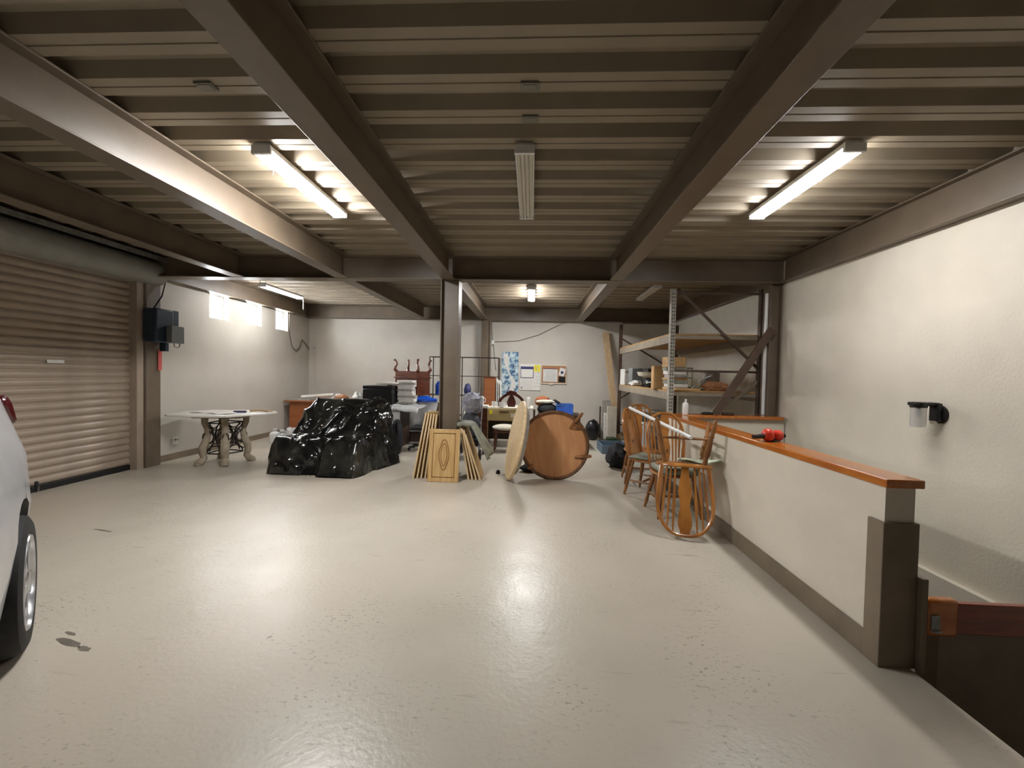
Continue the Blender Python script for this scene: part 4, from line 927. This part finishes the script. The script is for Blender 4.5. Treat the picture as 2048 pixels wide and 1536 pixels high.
# things on the lower shelf (top 1.267)
ZS = 1.268
def boxthing(name, m, loc, d, label, cat, rz=0, bevel=.004, group=None):
    return tag(MB().bx(-d[0] / 2, d[0] / 2, -d[1] / 2, d[1] / 2, 0, d[2]).build(name, M[m], None, loc, (0, 0, rz), bevel=bevel), label, cat, group)
z = ZS
cols = ['tan', 'paper', 'greycloth', 'tan', 'papergrey', 'paper', 'greycloth']
for i in range(7):
    th = (.04, .05, .06, .03, .05, .06, .05)[i]
    boxthing('file_binder', cols[i], (2.16 + .015 * math.sin(i * 2), 6.46, z), (.30 - .02 * (i % 3), .24, th - .002), ('tan', 'white', 'dark grey', 'second tan', 'light grey', 'second white', 'upper dark grey')[i] + ' binder, %s from the bottom of the pile on the lower rack shelf' % ORD[i], 'binder', .06 * math.sin(i * 3), .003, 'binders piled on the lower rack shelf'); z += th
boxthing('cardboard_box', 'tan', (2.14, 6.47, z), (.27, .22, .15), 'tan cardboard box topping the pile of binders on the rack', 'box', .1)
boxthing('cardboard_tray', 'tan', (2.02, 6.80, ZS), (.20, .22, .36), 'tall tan box behind the pile of binders on the rack', 'box', -.1)
boxthing('flat_box', 'tan', (2.25, 6.25, ZS), (.36, .16, .028), 'flat tan box at the front edge of the lower shelf', 'box', .1)
pn = thing('wire_stand', 'bent grey metal stand on the lower shelf right of the binders', 'stand', (2.55, 6.5, ZS))
m_ = MB(); m_.tube([(-.14, 0, .01), (.02, .02, .16), (.16, 0, .22)], .012, 8); m_.tube([(-.06, -.06, .01), (.12, .02, .2)], .010, 8); m_.build('rods', M['galv'], pn); MB().bx(-.15, .1, -.07, .07, 0, .015).build('base_plate', M['galv'], pn)
po = thing('metal_pot', 'tall tarnished metal pot on the lower rack shelf', 'pot', (2.86, 6.9, ZS)); m_ = MB(); m_.lathe([(.13, 0), (.14, .02), (.14, .26), (.13, .265), (.125, .03)], 26); m_.build('pot_body', M['copper'], po)
m_ = MB(); m_.lathe([(.145, .262), (.12, .285), (.02, .30)], 26); m_.build('lid', M['copper'], po)
crumple('brown_rags', M['cork'], (2.72, 6.36, ZS), (.20, .09, .07), 'brown rags on the front of the lower rack shelf', 'rags', 71)
bottle('yellow_bottle', M['yellow'], (2.05, 7.10, ZS), .05, .20, 'small yellow bottle on the lower rack shelf')
bw = thing('bowl_stack', 'pale yellow bowl on a dark stand on the lower rack shelf', 'bowl', (2.10, 7.75, ZS))
m_ = MB(); m_.lathe([(.06, .17), (.16, .20), (.19, .27), (.18, .27), (.14, .21)], 26); m_.build('bowl', M['offwhite'], bw); m_ = MB(); m_.lathe([(.12, 0), (.10, .02), (.03, .05), (.03, .168)], 18); m_.build('stand', M['black'], bw)
hl = thing('helmet', 'black and white helmet on the lower rack shelf', 'helmet', (2.06, 7.35, ZS)); m_ = MB(); m_.ball((0, 0, .08), (.13, .14, .09), 20, 12); m_.build('shell', M['black'], hl); m_ = MB(); m_.tube([(-.11, -.07, .08), (0, -.145, .10), (.11, -.07, .08)], .018, 8); m_.build('trim_band', M['white'], hl)
cg = thing('wire_crate', 'black wire crate on the lower rack shelf', 'crate', (2.58, 7.6, ZS))
m_ = MB()
for k in range(6):
    for y in (-.16, .16): m_.tube([(-.2 + k * .08, y, 0), (-.2 + k * .08, y, .36)], .005, 5)
for z_ in (.01, .18, .35):
    for y in (-.16, .16): m_.tube([(-.2, y, z_), (.2, y, z_)], .006, 5)
    for x in (-.2, .2): m_.tube([(x, -.16, z_), (x, .16, z_)], .006, 5)
m_.build('wires', M['black'], cg)
boxthing('black_case', 'black', (2.35, 8.15, ZS), (.40, .30, .34), 'black case on the lower rack shelf behind the wire crate', 'case', .1, .015)
boxthing('grey_bin', 'motorgrey', (2.12, 8.75, ZS), (.22, .26, .36), 'grey plastic bin near the far end of the lower rack shelf', 'bin', .05, .02)
boxthing('white_board', 'paper', (1.99, 9.30, ZS), (.03, .30, .34), 'white board standing at the far end of the lower rack shelf', 'board', .1, .003)
crumple('white_cloth', M['paper'], (2.05, 8.38, ZS), (.13, .09, .06), 'small white cloth on the lower rack shelf edge', 'cloth', 75)
# under the rack
for i, (x, y, d, m, lab, cat) in enumerate(((2.25, 6.9, (.45, .5, .45), 'black', 'black crate on the floor under the rack', 'crate'), (2.3, 7.6, (.5, .5, .62), 'plasticclear', 'clear storage bin under the rack', 'bin'),
        (2.3, 8.3, (.5, .5, .80), 'motorgrey', 'grey storage bin under the far half of the rack', 'bin'), (2.9, 6.9, (.5, .5, .70), 'darkwood', 'dark brown box under the rack near the right wall', 'box'))):
    t = thing('storage_bin', lab, cat, (x, y, 0)); MB().bx(-d[0] / 2, d[0] / 2, -d[1] / 2, d[1] / 2, 0, d[2] - .04).build('bin_body', M[m], t, bevel=.015)
    MB().bx(-d[0] / 2 - .015, d[0] / 2 + .015, -d[1] / 2 - .015, d[1] / 2 + .015, d[2] - .04, d[2]).build('lid', M['papergrey' if m != 'black' else 'black'], t, bevel=.008)
for i in range(3): boxthing('board_piece', ('offwhite', 'paper', 'papergrey')[i], (1.80 - .05 * i, 9.45 + .1 * i, 0), (.22, .04, (.78, .62, .9)[i]), ('white board standing on the floor before the timber plank', 'second white board standing beside the timber plank', 'grey board standing behind the white boards at the timber plank')[i], 'board', .2)
boxthing('dark_post', 'darkwood', (1.62, 9.85, 0), (.06, .06, .74), 'short dark post standing at the back wall by the white boards', 'post')
# black helmet-like bag and slate tray on the floor
bg_ = thing('black_backpack', 'rounded black backpack on the floor at the back wall', 'backpack', (1.40, 9.55, 0)); m_ = MB(); m_.ball((0, 0, .22), (.17, .15, .235), 20, 14, lambda d: 1 + .08 * noise.noise(d * 3)); m_.v = [(x, y, max(0, z_)) for x, y, z_ in m_.v]; m_.build('bag_body', M['black'], bg_)
m_ = MB(); m_.tube([(-.05, -.1, .42), (0, -.12, .48), (.05, -.1, .42)], .012, 8); m_.build('strap', M['blackcloth'], bg_)
m_ = MB(); m_.bx(-.20, .14, -.12, .12, 0, .07); m_.bx(-.15, .05, -.10, .10, .07, .12); tag(m_.build('tool_case', mat('dark_green', (46, 66, 38), .5), None, (1.80, 9.20, 0), bevel=.02), 'dark green tool case on the floor right of the backpack', 'case')
sl = thing('slate_tray', 'slate blue plastic tray on the floor behind the chairs', 'tray', (1.58, 8.15, 0)); m_ = MB(); m_.bx(-.25, .25, -.3, .3, 0, .02); m_.bx(-.25, .25, -.3, -.28, .02, .16); m_.bx(-.25, .25, .28, .3, .02, .16); m_.bx(-.25, -.23, -.28, .28, .02, .16); m_.bx(.23, .25, -.28, .28, .02, .16); m_.build('tray_body', M['slate'], sl)
crumple('black_sack', M['blackcloth'], (1.42, 6.75, 0), (.19, .22, .21), 'black bag on the floor behind the wooden chairs', 'bag', 81, amp=.32)

# ------------------------------------------------------------------ wooden spindle-back chairs
def make_chair(label, loc, rot, seatm='oak'):
    t = thing('windsor_chair', label, 'chair', loc, 0, 'spindle back chairs', rot=rot)
    # seat: shaped board
    m_ = MB(); o_ = [(.23 * abs(math.cos(a)) ** .75 * (1 if math.cos(a) > 0 else -1), .22 * abs(math.sin(a)) ** .75 * (1 if math.sin(a) > 0 else -1)) for a in [2 * PI * i / 36 for i in range(36)]]
    for z_, k_ in ((.415, .86), (.430, .98), (.442, 1.0), (.450, .97), (.446, .75), (.440, .3)): m_.v += [(x * k_, y * k_, z_) for x, y in o_]
    for i in range(5):
        for j in range(36): m_.f.append((i * 36 + j, i * 36 + (j + 1) % 36, (i + 1) * 36 + (j + 1) % 36, (i + 1) * 36 + j))
    m_.f += [tuple(range(36))[::-1], tuple(5 * 36 + j for j in range(36))]; m_.build('seat', M[seatm], t)
    feet = {}
    for sx in (-1, 1):
        for sy in (-1, 1):
            a = Vector((sx * .15, sy * .13, .425)); b = Vector((sx * .225, sy * .205, 0)); feet[sx, sy] = (a, b)
            pr2 = [(0, .018), (.10, .020), (.16, .014), (.20, .022), (.28, .024), (.48, .021), (.60, .016), (.64, .022), (.68, .016), (.80, .020), (.90, .016), (1, .013)]
            m_ = MB(); m_.tube([a.lerp(b, q_) for q_, _ in pr2], [r for _, r in pr2], 10); m_.build('leg', M['oak_dark'], t)
    mid = []
    for sx in (-1, 1):
        p = feet[sx, -1][0].lerp(feet[sx, -1][1], .58); q_ = feet[sx, 1][0].lerp(feet[sx, 1][1], .58); mid.append(p.lerp(q_, .5))
        m_ = MB(); m_.tube([p, p.lerp(q_, .5), q_], [.010, .016, .010], 8); m_.build('stretcher', M['oak_dark'], t)
    m_ = MB(); m_.tube([mid[0], mid[0].lerp(mid[1], .5), mid[1]], [.010, .016, .010], 8); m_.build('stretcher', M['oak_dark'], t)
    # bow
    H_ = .60
    def bow(s_):       # s 0..1 round the hoop
        a = PI * s_; x = -.235 * math.cos(a) * (1.0 if True else 1); z_ = math.sin(a) ** .72
        x = -.225 * (abs(math.cos(a)) ** .72) * (1 if math.cos(a) > 0 else -1)
        x *= (.80 + .25 * min(1, z_ * 1.4)) if z_ < .7 else 1.05
        return Vector((x, .165 + .13 * z_, .445 + H_ * z_))
    m_ = MB(); m_.tube([bow(i / 40) for i in range(41)], .015, 8); m_.build('bow', M['oak'], t)
    def on_bow(xq):    # top half point of the hoop with a given x
        best = min((bow(i / 200) for i in range(30, 171)), key=lambda p: abs(p.x - xq)); return best
    for xb, xt in ((-.165, -.215), (-.135, -.175), (-.105, -.135), (-.072, -.09), (.072, .09), (.105, .135), (.135, .175), (.165, .215)):
        p = Vector((xb, .185, .44)); q_ = on_bow(xt); m_ = MB()
        m_.tube([p, p.lerp(q_, .3), p.lerp(q_, .55), p.lerp(q_, .75), q_], [.008, .008, .012, .009, .006], 8, sy=.8); m_.build('spindle', M['oak'], t)
    top_ = on_bow(0.0); a = Vector((0, .185, .44)); d_ = top_ - a
    prf = [(0, .028), (.12, .030), (.25, .044), (.38, .052), (.5, .040), (.6, .034), (.72, .050), (.85, .052), (.95, .036), (1, .034)]
    m_ = MB()
    for q_, w_ in prf:
        c_ = a + d_ * q_; m_.v += [(-w_, c_.y - .006, c_.z), (w_, c_.y - .006, c_.z), (w_, c_.y + .006, c_.z), (-w_, c_.y + .006, c_.z)]
    for i in range(len(prf) - 1):
        for j in range(4): m_.f.append((i * 4 + j, i * 4 + (j + 1) % 4, (i + 1) * 4 + (j + 1) % 4, (i + 1) * 4 + j))
    m_.f += [(0, 1, 2, 3), (len(prf) * 4 - 4, len(prf) * 4 - 3, len(prf) * 4 - 2, len(prf) * 4 - 1)]
    sp_ = m_.build('splat', M['oak'], t)
    m_ = MB()
    for q_ in (.30, .78):
        c_ = a + d_ * q_
        for s_ in (-1, 1): m_.ball((s_ * .016, c_.y - .006, c_.z), (.008, .003, .035), 8, 6)
    m_.build('carving', M['darkrim'], sp_)
    return t
make_chair('upright spindle chair that carries the overturned chair', (1.535, 4.56, 0), (0, 0, math.radians(4)))
make_chair('spindle chair turned sideways left of the others, with grey seat cloth', (1.47, 5.27, 0), (0, 0, math.radians(52)))
make_chair('rearmost spindle chair, only its hoop showing behind the others', (1.53, 5.88, 0), (0, 0, math.radians(-6)))
# overturned chair: seat down on the other seat, back hanging to the floor in front
ov_ = make_chair('overturned spindle chair with legs in the air and back hanging down', (1.505, 4.20, 1.04), (math.radians(172), 0, math.radians(-15)))
ov_.scale = (1.14, 1, 1)
tag(MB().bx(-.20, .20, -.19, .19, 0, .07).build('seat_cushion', M['greycloth'], None, (1.535, 4.52, .452), (0, 0, .07), bevel=.03), 'thick grey cushion between the two stacked chairs', 'cushion')
cu = MB(); cu.grid(lambda u, v: ((u - .5) * .36, (v - .5) * .30, .012 + .03 * abs(u - .45) ** 1.2 + .012 * math.sin(u * 8 + v * 6)), 14, 12)
o = cu.build('seat_cloth', M['green'], None, (1.64, 4.16, .622), (math.radians(-8), 0, -.2)); q = o.modifiers.new('t', 'SOLIDIFY'); q.thickness = .012; tag(o, 'pale green cloth lying on the overturned chair between its legs', 'cloth')
cu = MB(); cu.bx(-.18, .18, -.17, .17, 0, .03); tag(cu.build('seat_pad', M['greycloth'], None, (1.45, 5.25, .452), (0, 0, .9), bevel=.012), 'grey green pad on the seat of the sideways chair', 'pad')
m_ = MB(); m_.tube([(1.17, 5.05, 1.083), (1.50, 3.99, .895)], .017, 14); tag(m_.build('white_tube', M['white']), 'long white plastic tube laid slanting across the chairs', 'tube')

# ------------------------------------------------------------------ on the caps
bottle('white_bottle', M['white'], (2.06, 5.71, .966), .038, .20, 'white spray bottle on the far half wall cap')
for i, (x, lab) in enumerate(((2.35, 'small dark tool on the far half wall cap'), (2.62, 'brown scrap on the far half wall cap'))):
    boxthing('cap_scrap', 'darkwood' if i else 'black', (x, 5.72, .966), (.16, .06, .035), lab, 'tool', .2, .012)
rd = thing('red_sander', 'red and black power tool on the stair half wall cap', 'power tool', (1.89, 3.40, .966), math.radians(8))
m_ = MB(); m_.ball((-.02, 0, .052), (.048, .045, .052), 20, 14); m_.build('motor_head', M['red'], rd)
m_ = MB(); m_.tube([(-.04, 0, .045), (-.10, -.01, .042), (-.155, -.015, .038)], [.022, .018, .016], 12); m_.build('handle', M['black'], rd)
m_ = MB(); m_.lathe([(.030, 0), (.042, .012), (.044, .05), (.036, .062)], 20, Matrix.Translation((.035, .01, .046)) @ Matrix.Rotation(PI / 2, 4, 'Y')); m_.build('dust_cup', M['red'], rd)
m_ = MB(); m_.lathe([(.014, 0), (.018, .03), (.012, .034)], 12, Matrix.Translation((.097, .01, .046)) @ Matrix.Rotation(PI / 2, 4, 'Y')); m_.build('knob', M['black'], rd)
m_ = MB(); m_.lathe([(.040, 0), (.040, .012), (.03, .018)], 18, Matrix.Translation((.02, .005, 0))); m_.build('base_pad', M['black'], rd)
